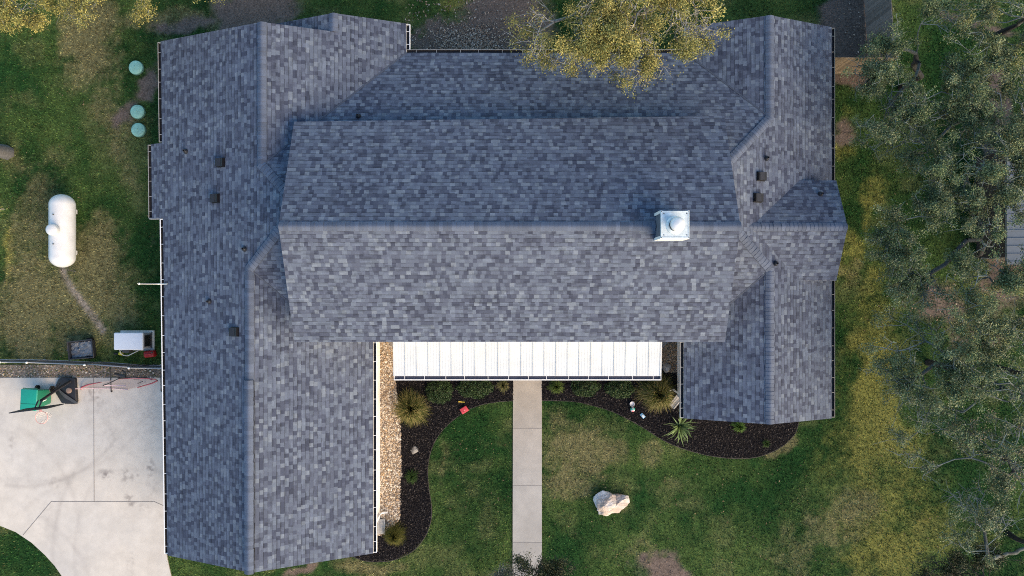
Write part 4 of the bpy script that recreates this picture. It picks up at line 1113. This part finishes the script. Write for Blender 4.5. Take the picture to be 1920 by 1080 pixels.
for (p0, p1) in (((207, 691, .9), (208.5, 734, .03)), ((301.5, 695, .9), (302, 733, .03))):
    mb = MB(); mb.tube([U(*p0), U(*p1)], .018, 8); mb.tube([U(p1[0], p1[1] - 1, .05), U(p1[0] + 1.5, p1[1] + .6, .05)], .035, 8); npt(mb, 'leg', M['blk'])

# ---------------------------------------------------------------- wooden fences
M['ced'] = mat('cedar_boards', rough=.85, var=.35, scale=10, bump=.3, bscale=20, attr=True)
def board_fence(name, a, b, h, col, label, facing, gap=.006):
    a = Vector((*a, 0)); b = Vector((*b, 0)); L = (b - a).length; t = (b - a) / L; nrm = Vector((-t.y, t.x, 0))
    e = empty(name, a); tag(e, label, 'fence', 'wooden board fences')
    rnd = random.Random(3); mb = MB(); u = 0
    while u < L:
        wd = .14; k = rnd.uniform(.65, 1.25); p = a + t * (u + wd / 2)
        mb.box(p + Vector((0, 0, h / 2 + rnd.uniform(-.01, .01))) + nrm * rnd.uniform(-.004, .004), (wd - gap, .02, h), math.atan2(t.y, t.x), 0, tuple(c * k for c in col)); u += wd
    o = mb.build('boards', M['ced']); o.parent = e; o.matrix_parent_inverse = Matrix.Translation(-a)
    for z in (.3, h * .5, h - .25):
        mb = MB(); mb.bar(a + nrm * facing * .04 + Vector((0, 0, z)), b + nrm * facing * .04 + Vector((0, 0, z)), .04, .09, 0, col); o = mb.build('rail', M['ced']); o.parent = e; o.matrix_parent_inverse = Matrix.Translation(-a)
    n = max(2, int(L / 2.4) + 1)
    for i in range(n):
        mb = MB(); mb.box(a + t * (L * i / (n - 1)) + nrm * facing * .1 + Vector((0, 0, h / 2)), (.09, .09, h), 0, 0, col); o = mb.build('post', M['ced']); o.parent = e; o.matrix_parent_inverse = Matrix.Translation(-a)
    return e
fa = U2(1480, 135.5); fb = U2(1632, 136)
board_fence('wooden_fence', fa, fb, 1.85, (.135, .105, .075), 'tan wooden board fence joining the back of the right wing', 1)
mb = MB(); mb.bar(Vector((fa[0], fa[1] - .03, .08)), Vector((fb[0], fb[1] - .03, .08)), .04, .14, 0, (.22, .17, .12))
o = mb.build('kick_board', M['ced']); fpar = bpy.data.objects['wooden_fence']; o.parent = fpar; o.matrix_parent_inverse = Matrix.Translation(-fpar.location)
board_fence('wooden_fence', U2(1630, 133), U2(1618, -40), 1.9, (.15, .135, .135), 'weathered grey wooden fence running off the top beside the oaks', -1)

# ---------------------------------------------------------------- neighbouring shed
shx = 18.92
sh = empty('shed', (shx, 3.5, 0)); tag(sh, 'grey metal roofed shed half hidden by oak branches at the right edge', 'shed')
mb = MB(); mb.prism([(.4, -2.3), (6, -2.3), (6, 1.9), (.4, 1.9)], 0, 2.2); mb.build('wall', mat('shadow_dark_wall', (.04, .035, .035), .8, var=.3), sh)  # near-black wall colour stands in for the shadow gap beside the roof
mb = MB(); mb.mesh([(0, -2.6, 2.3), (0, 2.2, 2.3), (4, 2.2, 2.9), (4, -2.6, 2.9), (0, -2.6, 2.2), (0, 2.2, 2.2), (4, 2.2, 2.8), (4, -2.6, 2.8)], [(0, 3, 2, 1), (4, 5, 6, 7), (0, 1, 5, 4), (1, 2, 6, 5), (2, 3, 7, 6), (3, 0, 4, 7)])
for i in range(16): mb.bar((0.0, -2.5 + i * .3, 2.312), (4, -2.5 + i * .3, 2.912), .03, .03)
mb.build('roof', mat('grey_metal_sheet', (.13, .155, .185), .55, var=.12), sh)

# ================================================================ GARDEN
def rock(name, label, px, py, z, radii, rz, colA, colB, seed, lumps=None, cat='rock', freq=2.2, colf=3.0):
    x, y, _ = U(px, py, z)
    lumps = lumps or [((0, 0, 0), radii, rz)]
    Vs = []; Fs = []; k = 0
    bm = bmesh.new(); bmesh.ops.create_icosphere(bm, subdivisions=5, radius=1)
    v0 = np.array([v.co[:] for v in bm.verts]); f0 = np.array([[v.index for v in f.verts] for f in bm.faces]); bm.free()
    rr = np.random.default_rng(seed)
    for c, rad, rzz in lumps:
        v = v0.copy()
        # chip the ball into planar faces
        for _ in range(16):
            nrm = rr.normal(size=3); nrm /= np.linalg.norm(nrm); dd = rr.uniform(.68, .88)
            ov = np.maximum(v @ nrm - dd, 0); v -= ov[:, None] * nrm
        nn = (fbm(v0[:, 0] * freq + v0[:, 2] * 1.7, v0[:, 1] * freq - v0[:, 2] * 1.3, seed, 5) - .5)
        v *= (1 + .34 * nn)[:, None]
        v *= np.array(rad)
        ca, sa = math.cos(rzz), math.sin(rzz)
        v = np.stack([v[:, 0] * ca - v[:, 1] * sa, v[:, 0] * sa + v[:, 1] * ca, v[:, 2]], -1) + np.array(c)
        Vs.append(v); Fs.append(f0 + k); k += len(v)
    V = np.concatenate(Vs); Fq = np.concatenate(Fs)
    t = np.clip((fbm(V[:, 0] * colf + V[:, 2] * 2, V[:, 1] * colf + 7, seed + 5, 4) - .42) * 4, 0, 1)[:, None]
    C = np.array(colA) * (1 - t) + np.array(colB) * t
    C = C * (.75 + .5 * fbm(V[:, 0] * 11, V[:, 1] * 11 + V[:, 2] * 5, seed + 9))[:, None]
    o = big_mesh(name, V, Fq, C, M['rockm'], smooth=False)
    o.location = (x, y, -.06 if cat == 'boulder' else 0); tag(o, label, cat, 'grey garden rocks' if cat == 'rock' else None); return o
M['rockm'] = mat('limestone_rock', rough=.9, var=.15, scale=14, bump=.6, bscale=25, spec=.2, attr=True)
rock('boulder', 'big pink and white split boulder standing alone on the front lawn', 1146, 944, .25, None, 0, (.56, .56, .58), (.40, .33, .29), 11,
     lumps=[((-.24, .04, .20), (.50, .56, .52), .25), ((.26, -.02, .10), (.60, .46, .40), .25), ((-.12, -.16, .06), (.56, .38, .38), .25)], cat='boulder', colf=2.0)
rock('garden_rock', 'grey rock in the gravel pocket right of the white porch roof', 1250, 690, .12, (.24, .22, .2), .4, (.32, .31, .31), (.16, .15, .15), 21)
rock('garden_rock', 'small pale grey rock lying in the mulch left of the front lawn', 776, 845, .08, (.20, .17, .12), .2, (.26, .25, .24), (.13, .12, .115), 31)

M['splash'] = mat('pale_splash_block', (.42, .40, .38), .85, var=.1)
def splash(px, py, rz, label):
    x, y, _ = U(px, py, .06); mb = MB()
    mb.box((0, 0, .03), (.62, .30, .05)); mb.box((0, .13, .07), (.62, .04, .08)); mb.box((0, -.13, .07), (.62, .04, .08)); mb.box((-.29, 0, .07), (.04, .24, .08))
    for k in (-.05, .05): mb.box((.02, k, .062), (.5, .015, .02))
    o = mb.build('splash_block', M['splash']); o.location = (x, y, .02); o.rotation_euler.z = R(rz); tag(o, label, 'splash block', 'splash blocks under the downspouts')
splash(1267, 752, -130, 'pale concrete splash block tilted between grass clump and right wing')
splash(715.5, 987, -90, 'pale concrete splash block at the end of the gravel strip')

# toys
M['toyred'] = mat('coral_red_plastic', (.52, .05, .07), .5)
x, y, _ = U(870.5, 768.5, .08); mb = MB(); mb.box((0, 0, .07), (.30, .23, .14)); mb.box((.01, -.01, .145), (.05, .02, .012), mi=1); mb.box((-.05, -.05, .145), (.06, .015, .01), mi=2); mb.box((0, 0, .1), (.305, .235, .02), mi=2)
o = mb.build('toy_box', [M['toyred'], M['white'], mat('dark_red_plastic', (.2, .015, .02), .5)], bevel=.012); o.location = (x, y, .0); o.rotation_euler.z = R(32); tag(o, 'small red plastic box on the edge of the left flower bed', 'box')
x, y, _ = U(866, 753.5, .05); mb = MB(); mb.tube([(-.13, 0, 0), (.12, 0, 0)], [.022, .028], 8); mb.tube([(-.14, 0, 0), (-.12, 0, 0)], .03, 8)
o = mb.build('toy_stick', mat('yellow_toy_plastic', (.62, .44, .06), .5)); o.location = (x, y, .05); o.rotation_euler.z = R(-4); tag(o, 'short yellow stick lying on dark mulch above the red box', 'stick')
x, y, _ = U(1185, 757, .1); mb = MB(); mb.lathe([(.07, 0), (.085, .02), (.1, .13), (.105, .14), (.09, .14), (.085, .12), (.01, .115)], (0, 0, 0), 20)
o = mb.build('cup', mat('pale_grey_plastic', (.42, .43, .48), .5)); o.location = (x, y, .01); tag(o, 'round pale grey tub on the mulch of the right bed', 'tub')
x, y, _ = U(1186, 767.5, .08); mb = MB()
for i in range(12):
    for j in range(8):
        def sp(a, b): return (.1 * math.cos(a) * math.sin(b), .1 * math.sin(a) * math.sin(b), .1 + .1 * math.cos(b))
        a0, a1 = i * math.pi / 6, (i + 1) * math.pi / 6; b0, b1 = j * math.pi / 8, (j + 1) * math.pi / 8
        mb.face([sp(a0, b0), sp(a0, b1), sp(a1, b1), sp(a1, b0)] if 0 < j < 7 else ([sp(a0, 0), sp(a0, b1), sp(a1, b1)] if j == 0 else [sp(a0, b0), sp(a0, math.pi), sp(a1, b0)]), [0, 1, 0, 1, 2, 1][(i // 2) % 6], smooth=True)
o = mb.build('toy_ball', [mat('teal_ball', (.03, .42, .33), .4), mat('white_ball', (.6, .6, .6), .4), mat('pink_ball', (.6, .16, .22), .4)]); o.location = (x, y, .01); tag(o, 'teal and white ball touching the round grey tub', 'ball')
x, y, _ = U(1205, 779.5, .03); mb = MB(); mb.box((0, 0, .02), (.22, .13, .035)); mb.box((.02, 0, .04), (.12, .09, .008), mi=1)
for k in (-.03, .0, .03): mb.box((.02, k, .046), (.1, .008, .004), mi=0)
o = mb.build('toy_case', [mat('sky_blue_plastic', (.14, .33, .55), .4), M['white']], bevel=.006); o.location = (x, y, .012); o.rotation_euler.z = R(-48); tag(o, 'light blue and white flat case lying in the mulch near the lawn', 'case')

# bed edging strips
def edging(pts, label):
    P = [Vector((*U2(*p), .02)) for p in pts]; mb = MB()
    mb.tube(P, .018, 6)
    tag(mb.build('lawn_edging', mat('dark_edging', (.035, .03, .03), .8)), label, 'edging', 'edging strips of the flower beds')
def smooth_line(pts, n=6):
    out = []
    for i in range(len(pts) - 1):
        p0 = pts[max(i - 1, 0)]; p1 = pts[i]; p2 = pts[i + 1]; p3 = pts[min(i + 2, len(pts) - 1)]
        for k in range(n):
            t = k / n
            out.append(tuple(0.5 * ((2 * p1[j]) + (-p0[j] + p2[j]) * t + (2 * p0[j] - 5 * p1[j] + 4 * p2[j] - p3[j]) * t * t + (-p0[j] + 3 * p1[j] - 3 * p2[j] + p3[j]) * t ** 3) for j in (0, 1)))
    return out + [pts[-1]]
edging(smooth_line(BED_L[:18]), 'dark edging strip curving round the bed left of the walkway')
edging(smooth_line(BED_R[1:18]), 'dark edging strip curving round the bed under the right wing')

# ---- plants built of blades
def blade_plant(name, label, cat, px, py, zc, n, rad, h, wd, cols, seed, up=0.35, droop=0.5, tip=None, group=None, segs=5):
    group = group or {'fountain_grass': 'ornamental grass clumps in the flower beds', 'lily_clump': 'small strappy plants in the flower beds'}.get(name)
    """arching blades from one root; cols chosen per blade; tip colour at the ends"""
    rr = np.random.default_rng(seed); x, y, _ = U(px, py, zc)
    a = rr.uniform(0, 2 * np.pi, n); reach = rad * np.sqrt(rr.uniform(.004, 1, n)) * rr.uniform(.62, 1.12, n) * (.82 + .36 * vnoise(a * 2.2, a * 0 + seed, seed)); hh = h * (1.05 - .75 * (reach / rad) ** 2) * rr.uniform(.75, 1.15, n)
    w_ = wd * rr.uniform(.6, 1.2, n); r0 = rr.uniform(0, .12, n) * rad
    t = np.linspace(0, 1, segs)
    R_ = r0[:, None] + (reach - r0)[:, None] * t[None] ** (1 + up)
    Zb = hh[:, None] * (np.sin(t[None] * np.pi * (.5 + .28 * droop)) )
    bend = rr.uniform(-.35, .35, n)[:, None] * t[None] ** 2
    A = a[:, None] + bend
    wt = w_[:, None] * (1 - t[None] ** 2.2) * .5 + .0008
    X = R_ * np.cos(A); Y = R_ * np.sin(A)
    sx_, sy_ = -np.sin(A) * wt, np.cos(A) * wt
    Pa = np.stack([X + sx_, Y + sy_, Zb], -1); Pb = np.stack([X - sx_, Y - sy_, Zb + wt * .3], -1)
    V = np.stack([Pa, Pb], 2).reshape(-1, 3)
    base = (np.arange(n) * segs * 2)[:, None, None] + (np.arange(segs - 1) * 2)[None, :, None] + np.array((0, 1, 3, 2))[None, None]
    c = np.array(cols)[rr.integers(0, len(cols), n)] * rr.uniform(.6, 1.35, (n, 1))
    Cc = np.repeat(c[:, None], segs, 1)
    if tip is not None:
        k = (t[None, :, None] ** 2.5) * (rr.uniform(0, 1, (n, 1, 1)) < .22)
        Cc = Cc * (1 - k) + np.array(tip) * k
    Cc = np.repeat(Cc[:, :, None], 2, 2).reshape(-1, 3)
    o = big_mesh(name, V, base.reshape(-1, 4), Cc, M['blade'])
    o.location = (x, y, 0.01); tag(o, label, cat, group); return o
FG = [(.050, .066, .014), (.072, .078, .018), (.036, .05, .012), (.12, .105, .035)]
blade_plant('fountain_grass', 'round clump of arching golden green ornamental grass beside the gravel strip', 'grass clump', 773, 765, .35, 2000, .90, .85, .02, FG, 1, tip=(.36, .29, .12))
blade_plant('fountain_grass', 'spreading tan ornamental grass below the right end of the porch roof', 'grass clump', 1233, 738, .35, 1700, .95, .85, .02, FG, 2, tip=(.36, .29, .14))
blade_plant('fountain_grass', 'small yellowish green grass clump at the bottom end of the gravel', 'grass clump', 740, 1002, .2, 1500, .58, .55, .013, [(.06, .066, .012), (.085, .08, .016), (.04, .046, .01)], 3, tip=(.14, .12, .03))
LG = [(.028, .058, .014), (.04, .075, .018), (.02, .045, .012)]
blade_plant('lily_clump', 'dark green strappy clump right below the porch gutter at the walkway', 'plant', 1043, 725, .2, 420, .42, .42, .024, [(.06, .10, .02), (.09, .12, .03), (.035, .065, .015)], 4)
blade_plant('lily_clump', 'thin straw tipped clump just left of the walkway', 'plant', 943, 722, .2, 260, .40, .38, .018, [(.09, .10, .035), (.14, .13, .055), (.05, .06, .02)], 5, tip=(.3, .24, .12))
blade_plant('lily_clump', 'tiny dark green sprig in the mulch right of the gravel', 'plant', 772, 893, .1, 260, .40, .25, .02, LG, 6)
blade_plant('lily_clump', 'green leafy sprig at the gable end of the right wing', 'plant', 1386, 800, .15, 240, .36, .35, .03, [(.05, .11, .02), (.08, .14, .03), (.035, .07, .015)], 7)
blade_plant('lily_clump', 'very small green sprig in the wide mulch of the right bed', 'plant', 1437, 832, .1, 130, .24, .2, .02, LG, 8)
blade_plant('yucca', 'spiky pale green yucca rosette at the corner of the right wing', 'yucca', 1276, 800, .25, 62, .84, .62, .058, [(.16, .23, .09), (.20, .27, .12), (.11, .17, .06)], 9, up=.15, droop=.15, segs=4)

def leaf_quads(P, size, rr, cols, flat=0.6):
    """leaf-sized quads at points P"""
    n = len(P); s = size * rr.uniform(.6, 1.3, n)
    a = rr.uniform(0, 2 * np.pi, n)
    u = np.stack([np.cos(a), np.sin(a), rr.normal(0, flat, n)], -1); u /= np.linalg.norm(u, axis=1)[:, None]
    q = rr.normal(0, 1, (n, 3)); q[:, 2] *= (1 - flat * .5); v = np.cross(u, np.cross(q, u)); v /= np.linalg.norm(v, axis=1)[:, None] + 1e-9
    u = u * s[:, None]; v = v * (s * .5)[:, None]
    V = np.stack([P - u * .5, P + v * .5, P + u * .5, P - v * .5], 1).reshape(-1, 3)
    return V, np.arange(n * 4).reshape(-1, 4), np.repeat(cols, 4, 0)

def bush(name, label, px, py, zc, rx, ry, h, n, cols, seed, group=None, leaf=.07):
    rr = np.random.default_rng(seed); x, y, _ = U(px, py, zc)
    e = empty(name, (x, y, 0)); tag(e, label, 'bush', group)
    d = rr.normal(size=(n, 3)); d /= np.linalg.norm(d, axis=1)[:, None]; d[:, 2] = np.abs(d[:, 2])
    lump = .78 + .42 * fbm(d[:, 0] * 3 + d[:, 2] * 2 + seed, d[:, 1] * 3 + seed, seed, 3)
    rad = (rr.uniform(.45, 1, n) ** .5)
    P = d * (lump * rad)[:, None] * np.array((rx, ry, h))
    c = np.array(cols)[rr.integers(0, len(cols), n)] * rr.uniform(.55, 1.5, (n, 1))
    V, Fq, C = leaf_quads(P, leaf, rr, c)
    big_mesh('foliage', V, Fq, C, M['leaf'], e)
    mb = MB()
    for k in range(7):
        a = k * .9; mb.tube([(0, 0, 0), (rx * .3 * math.cos(a), ry * .3 * math.sin(a), h * .35), (rx * .6 * math.cos(a), ry * .6 * math.sin(a), h * .7)], [.02, .014, .006], 5, 0, (.1, .08, .06))
    mb.build('stem', M['bark'], e)
    return e
BG = [(.018, .042, .012), (.026, .055, .015), (.012, .030, .009), (.036, .062, .018)]
bush('garden_shrub', 'low dark green shrub between golden grass clump and its neighbour shrub', 823, 735, .25, .62, .52, .55, 3000, BG, 41, 'low shrubs along the porch')
bush('garden_shrub', 'wide low dark shrub directly above the red box', 890, 728, .25, .78, .48, .5, 3200, BG, 42, 'low shrubs along the porch')
bush('garden_shrub', 'rounded dark green shrub right of the strappy clump by the walkway', 1098, 727, .25, .62, .42, .5, 2800, BG, 43, 'low shrubs along the porch')
bush('garden_shrub', 'rounded dark green shrub left of the tan grass below the porch gutter', 1164, 729, .25, .64, .44, .5, 2800, BG, 44, 'low shrubs along the porch')

# ================================================================ TREES
def tree(name, label, base, crown, h0, spread, tips, leaves, cols, seed, group=None, leaf=.062, bare=.2, trunk_r=.12, bark_dark=(.030, .030, .033), bark_pale=(.21, .24, .225), keep=None, thr=.43, clump=.18, twigs=2):
    """base: world xy of the trunk foot; crown: list of (px, py, z, radius m) lobes the foliage fills"""
    rr = np.random.default_rng(seed)
    lobes = [(np.array(U(a, b, z)), r) for a, b, z, r in crown]
    wts = np.array([r * r for _, r in lobes]); wts = wts / wts.sum()
    pts = []
    while len(pts) < tips:
        k = rr.choice(len(lobes), p=wts); c, r = lobes[k]
        d = rr.normal(size=3); d /= np.linalg.norm(d); d *= rr.uniform(0, 1) ** .42
        p = c + d * r * np.array((1, 1, .42))
        if vnoise(p[0] * 1.25 + seed, p[1] * 1.25, seed) < thr: continue
        if keep and not keep(p): continue
        pts.append(p)
    pts = np.array(pts)
    b0 = np.array((base[0], base[1], 0.0)); fork = b0 + np.array(((pts[:, 0].mean() - base[0]) * .12, (pts[:, 1].mean() - base[1]) * .12, h0))
    nodes = [b0, (b0 + fork) / 2 + rr.normal(0, .06, 3), fork]; par = [-1, 0, 1]; plen = [0, h0 / 2, h0]
    order = np.argsort(np.linalg.norm(pts - fork, axis=1))
    for i in order:
        p = pts[i]; N = np.array(nodes[2:]); dd = np.linalg.norm(N - p, axis=1); cost = dd + .32 * np.array(plen[2:]) 
        j = int(np.argmin(cost)) + 2; q = nodes[j]; L = dd[j - 2]
        m = max(1, int(L / .38)); prev = j
        perp = rr.normal(0, 1, 3); perp[2] *= .5
        for s in range(1, m + 1):
            t = s / m; w = math.sin(t * math.pi) * min(L * .14, .35)
            pos = q + (p - q) * t + perp * w + (rr.normal(0, .035, 3) if s < m else 0); pos[2] += w * .3
            nodes.append(pos); par.append(prev); plen.append(plen[prev] + L / m); prev = len(nodes) - 1
    N = np.array(nodes); n = len(N); par = np.array(par)
    cnt = np.zeros(n); child = np.zeros(n, int)
    for i in range(n - 1, 0, -1):
        if child[i] == 0: cnt[i] += 1
        cnt[par[i]] += cnt[i]; child[par[i]] += 1
    rad = np.clip(.0085 * np.maximum(cnt, 1) ** .56, .009, trunk_r); rad[:2] = trunk_r * np.array((1.25, 1.05))
    tip_idx = np.where(child == 0)[0]
    # branches
    segsA = []; segsB = []; rA = []; rB = []
    for i in range(1, n):
        segsA.append(N[par[i]]); segsB.append(N[i]); rA.append(min(rad[par[i]], rad[i] * 1.5) if par[i] > 1 else rad[par[i]]); rB.append(rad[i])
    is_bare = rr.uniform(0, 1, n) < bare
    leafc = []
    cand = np.where((cnt <= 3) & (np.arange(n) > 3))[0]
    for i in cand:
        for _ in range(twigs):
            dirv = N[i] - N[par[i]]; dirv = dirv / (np.linalg.norm(dirv) + 1e-6) * .5 + rr.normal(0, .6, 3); dirv[2] = dirv[2] * .6 + .12
            L = rr.uniform(.15, .42); e1 = N[i] + dirv * L * .55; e2 = e1 + (dirv + rr.normal(0, .45, 3)) * L * .5
            segsA += [N[i], e1]; segsB += [e1, e2]; rA += [.009, .007]; rB += [.007, .004]
            if not is_bare[i]: leafc += [e1, e2]
        if not is_bare[i]: leafc.append(N[i])
    A = np.array(segsA); B = np.array(segsB); rA = np.array(rA)[:, None]; rB = np.array(rB)[:, None]
    t = B - A; t /= np.linalg.norm(t, axis=1)[:, None] + 1e-9
    ref = np.where(np.abs(t[:, 2:3]) < .9, np.array((0, 0, 1.0)), np.array((1.0, 0, 0)))
    a1 = np.cross(t, ref); a1 /= np.linalg.norm(a1, axis=1)[:, None]; a2 = np.cross(t, a1)
    S = 6; VV = []
    for k in range(S):
        an = 2 * math.pi * k / S; dv = a1 * math.cos(an) + a2 * math.sin(an); VV.append(A + dv * rA); VV.append(B + dv * rB)
    V = np.stack(VV, 1).reshape(-1, 3); m = len(A); o0 = (np.arange(m) * 2 * S)[:, None]
    Fq = np.concatenate([o0 + np.array((2 * k, 2 * ((k + 1) % S), 2 * ((k + 1) % S) + 1, 2 * k + 1))[None] for k in range(S)])
    pale = np.clip(1.15 - rA / .09, .0, 1) * rr.uniform(.35, 1.1, (m, 1))
    C = np.array(bark_dark) * (1 - pale) + np.array(bark_pale) * pale
    root = empty(name, (b0[0], b0[1], 0)); tag(root, label, 'shrub' if name == 'shrub' else 'tree', group)
    inv_ = Matrix.Translation((-b0[0], -b0[1], 0))
    # trunk and main limbs one mesh, twigs with them
    ob = big_mesh('trunk', V - b0, Fq, np.repeat(C, 2 * S, 0), M['bark'], root, smooth=True)
    lc = np.array(leafc); nl = int(leaves * 2.5)
    lw = vnoise(lc[:, 0] * 2.4 + seed, lc[:, 1] * 2.4 + lc[:, 2], seed + 3); lw = np.clip((lw - .36) * 3.0, .04, 1) * np.clip(.45 + .5 * (lc[:, 2] - lc[:, 2].mean()), .15, 1.2)
    idx = rr.choice(len(lc), nl, p=lw / lw.sum())
    Pn = lc[idx] + rr.normal(0, 1, (nl, 3)) * np.array((clump, clump, clump * .6)) * .5
    cl = np.array(cols); clump_c = rr.uniform(.62, 1.4, (len(lc), 1)); ck = rr.integers(0, len(cl), len(lc))
    pick = np.where(rr.uniform(0, 1, nl) < .6, ck[idx], rr.integers(0, len(cl), nl))
    c = cl[pick] * clump_c[idx] * rr.uniform(.7, 1.35, (nl, 1))
    V, Fq, C = leaf_quads(Pn - b0, leaf, rr, c)
    big_mesh('crown', V, Fq, C, M['leaf'], root)
    return root

OAK = [(.095, .132, .054), (.125, .158, .070), (.058, .090, .036), (.165, .182, .096), (.076, .110, .052)]
OAKY = [(.220, .205, .056), (.178, .182, .056), (.30, .26, .080), (.120, .134, .044)]
G = 'live oaks along the right side'
def t_oak(label, bpx, bpy_, crown, tips, leaves, seed, cols=OAK, **k):
    tree(k.pop('name', 'oak_tree'), label, U2(bpx, bpy_), crown, k.pop('h0', 2.0), 3, tips, leaves, cols, seed, group=k.pop('group', G), **k)
t_oak('oak leaning over the corner of the two wooden fences at the top right', 1690, 165, [(1655, 120, 4.5, 1.1), (1720, 60, 5.0, 1.5), (1700, 190, 5.0, 1.6), (1640, 200, 4.2, 1.0)], 190, 13500, 101, bare=.3)
t_oak('oak with yellow tinged leaves in the extreme top right corner of the picture', 1860, 70, [(1890, 40, 5.5, 1.9), (1800, 20, 4.5, .8), (1905, 120, 5.0, 1.4)], 150, 11000, 102, cols=OAK[:2] + OAKY[1:2] + OAK[3:])
t_oak('dark sparse oak right of the cross gable, below the fence corner oak', 1770, 215, [(1790, 190, 4.8, 1.7), (1740, 260, 4.2, 1.5), (1650, 255, 3.6, .9), (1840, 270, 5.0, 1.3)], 210, 14000, 103, bare=.3)
t_oak('oak whose branches hang over the upper half of the grey shed roof', 1880, 300, [(1880, 190, 5.5, 1.5), (1865, 330, 5.6, 1.3), (1800, 350, 5.2, 1.6), (1900, 250, 5.0, .9), (1905, 330, 5.4, .9), (1908, 400, 5.4, .7)], 240, 17000, 104)
t_oak('wide oak with pale forked limbs facing the middle of the right wing', 1800, 480, [(1760, 440, 5.2, 1.6), (1700, 470, 4.6, 1.2), (1830, 420, 5.4, 1.2), (1720, 530, 4.6, 1.0)], 210, 15000, 105, bare=.28)
t_oak('oak with yellow sprays touching the lower end of the grey shed', 1895, 540, [(1905, 450, 5.6, 1.1), (1908, 490, 5.4, .8), (1880, 520, 5.4, 1.3), (1840, 590, 5.4, 1.7), (1900, 620, 5.0, 1.0)], 190, 14000, 106, cols=OAK + OAKY[1:2])
t_oak('sparse oak reaching furthest towards the golden grass strip', 1740, 680, [(1700, 660, 4.4, 1.4), (1680, 720, 4.2, 1.1), (1760, 720, 4.8, 1.5), (1720, 780, 4.4, 1.2)], 200, 6500, 107, bare=.3)
t_oak('dense oak at the right edge below the shed', 1870, 690, [(1860, 690, 5.4, 1.6), (1810, 740, 5.0, 1.4), (1900, 780, 5.2, 1.3), (1820, 660, 4.8, 1.0)], 190, 8000, 108)
t_oak('oak with tan dry sprays over the open shade near the bottom right', 1850, 850, [(1800, 820, 4.8, 1.4), (1875, 850, 5.2, 1.4), (1730, 850, 4.2, .9), (1900, 900, 5.0, 1.0)], 140, 5000, 109, cols=OAK + [(.15, .12, .07)], bare=.32)
t_oak('nearly bare oak limbs with pale lichen at the lower right edge', 1890, 1000, [(1830, 970, 4.4, 1.3), (1890, 950, 4.8, 1.1), (1790, 960, 3.8, .7), (1890, 1040, 4.4, .9)], 110, 2600, 110, bare=.55, trunk_r=.10)
# yellow oak over the back eave
t_oak('yellow green oak hanging over the back eave and the lower roof', 1165, -35, [(1070, 45, 6.2, 1.45), (1160, 20, 6.6, 1.6), (1250, 25, 6.4, 1.5), (1175, 95, 5.8, 1.05), (1060, 95, 5.6, .75), (1215, 105, 5.8, .75), (1290, 30, 5.8, .95), (1300, 60, 5.6, .5), (1270, 70, 5.7, .6), (1015, 60, 5.6, .85), (1015, 115, 5.4, .45), (1120, 60, 6.2, 1.2), (1130, -70, 6.8, 1.6), (1250, -80, 6.4, 1.6)], 720, 66000, 111, cols=OAKY, bare=.03, group=None, h0=2.6, leaf=.06, thr=.30, clump=.24, bark_pale=(.34, .34, .34), bark_dark=(.16, .155, .15))
t_oak('yellow leaved tree poking into the top left corner of the lawn', 20, -60, [(30, 10, 4.8, .9), (65, 25, 4.6, .6), (-20, -40, 5.0, 1.4), (60, -50, 5.0, 1.2)], 120, 11000, 112, cols=OAKY, bare=.1, group='yellow leaved trees round the left lawn', leaf=.06)
t_oak('yellow leaved tree whose fringe shows along the top edge left of the roof', 230, -90, [(150, 0, 4.8, .75), (200, -10, 4.8, .9), (270, -5, 4.6, .8), (230, -70, 5.2, 1.6), (370, -22, 4.6, .7), (130, -40, 4.6, .9)], 170, 14000, 113, cols=OAKY, bare=.1, group='yellow leaved trees round the left lawn', leaf=.06)
t_oak('big trunked tree cut off by the left edge of the picture', 14, 286, [(-90, 430, 4.2, 1.6), (-14, 470, 3.4, .50), (-110, 300, 5.0, 1.8), (-12, 510, 3.2, .35), (-100, 180, 4.6, 1.4)], 150, 9000, 114, cols=OAKY, bare=.1, group='yellow leaved trees round the left lawn', trunk_r=.25, bark_dark=(.13, .13, .135), bark_pale=(.25, .25, .25))
DKG = [(.018, .030, .010), (.028, .042, .014), (.012, .020, .008), (.05, .055, .02)]
t_oak('dark leafed tree top closing off the bottom end of the walkway', 1010, 1150, [(978, 1074, 3.2, .55), (1012, 1080, 3.2, .50), (1042, 1068, 3.0, .45), (1000, 1110, 3.4, 1.0)], 170, 9000, 115, thr=0, cols=DKG, bare=.0, twigs=1, bark_pale=(.05, .045, .04), bark_dark=(.04, .035, .03), group=None, leaf=.06, h0=1.4, trunk_r=.1)
t_oak('dark green tree top at the bottom edge below the bare oak limbs', 1800, 1140, [(1770, 1065, 3.0, .8), (1840, 1060, 3.2, .8), (1880, 1075, 3.2, .8), (1800, 1120, 3.4, 1.4), (1725, 1085, 2.8, .5)], 150, 8000, 116, cols=DKG, bare=.02, twigs=1, bark_pale=(.06, .055, .05), bark_dark=(.04, .035, .03), group=None, leaf=.06, h0=1.4, trunk_r=.12)
t_oak('small greyish bare shrub at the bottom edge left of the walkway', 842, 1100, [(832, 1082, 1.0, .35), (850, 1086, 1.0, .3), (945, 1082, .9, .3)], 40, 700, 117, cols=[(.10, .11, .10), (.07, .08, .06)], bare=.4, group=None, leaf=.05, h0=.3, trunk_r=.03, name='shrub')
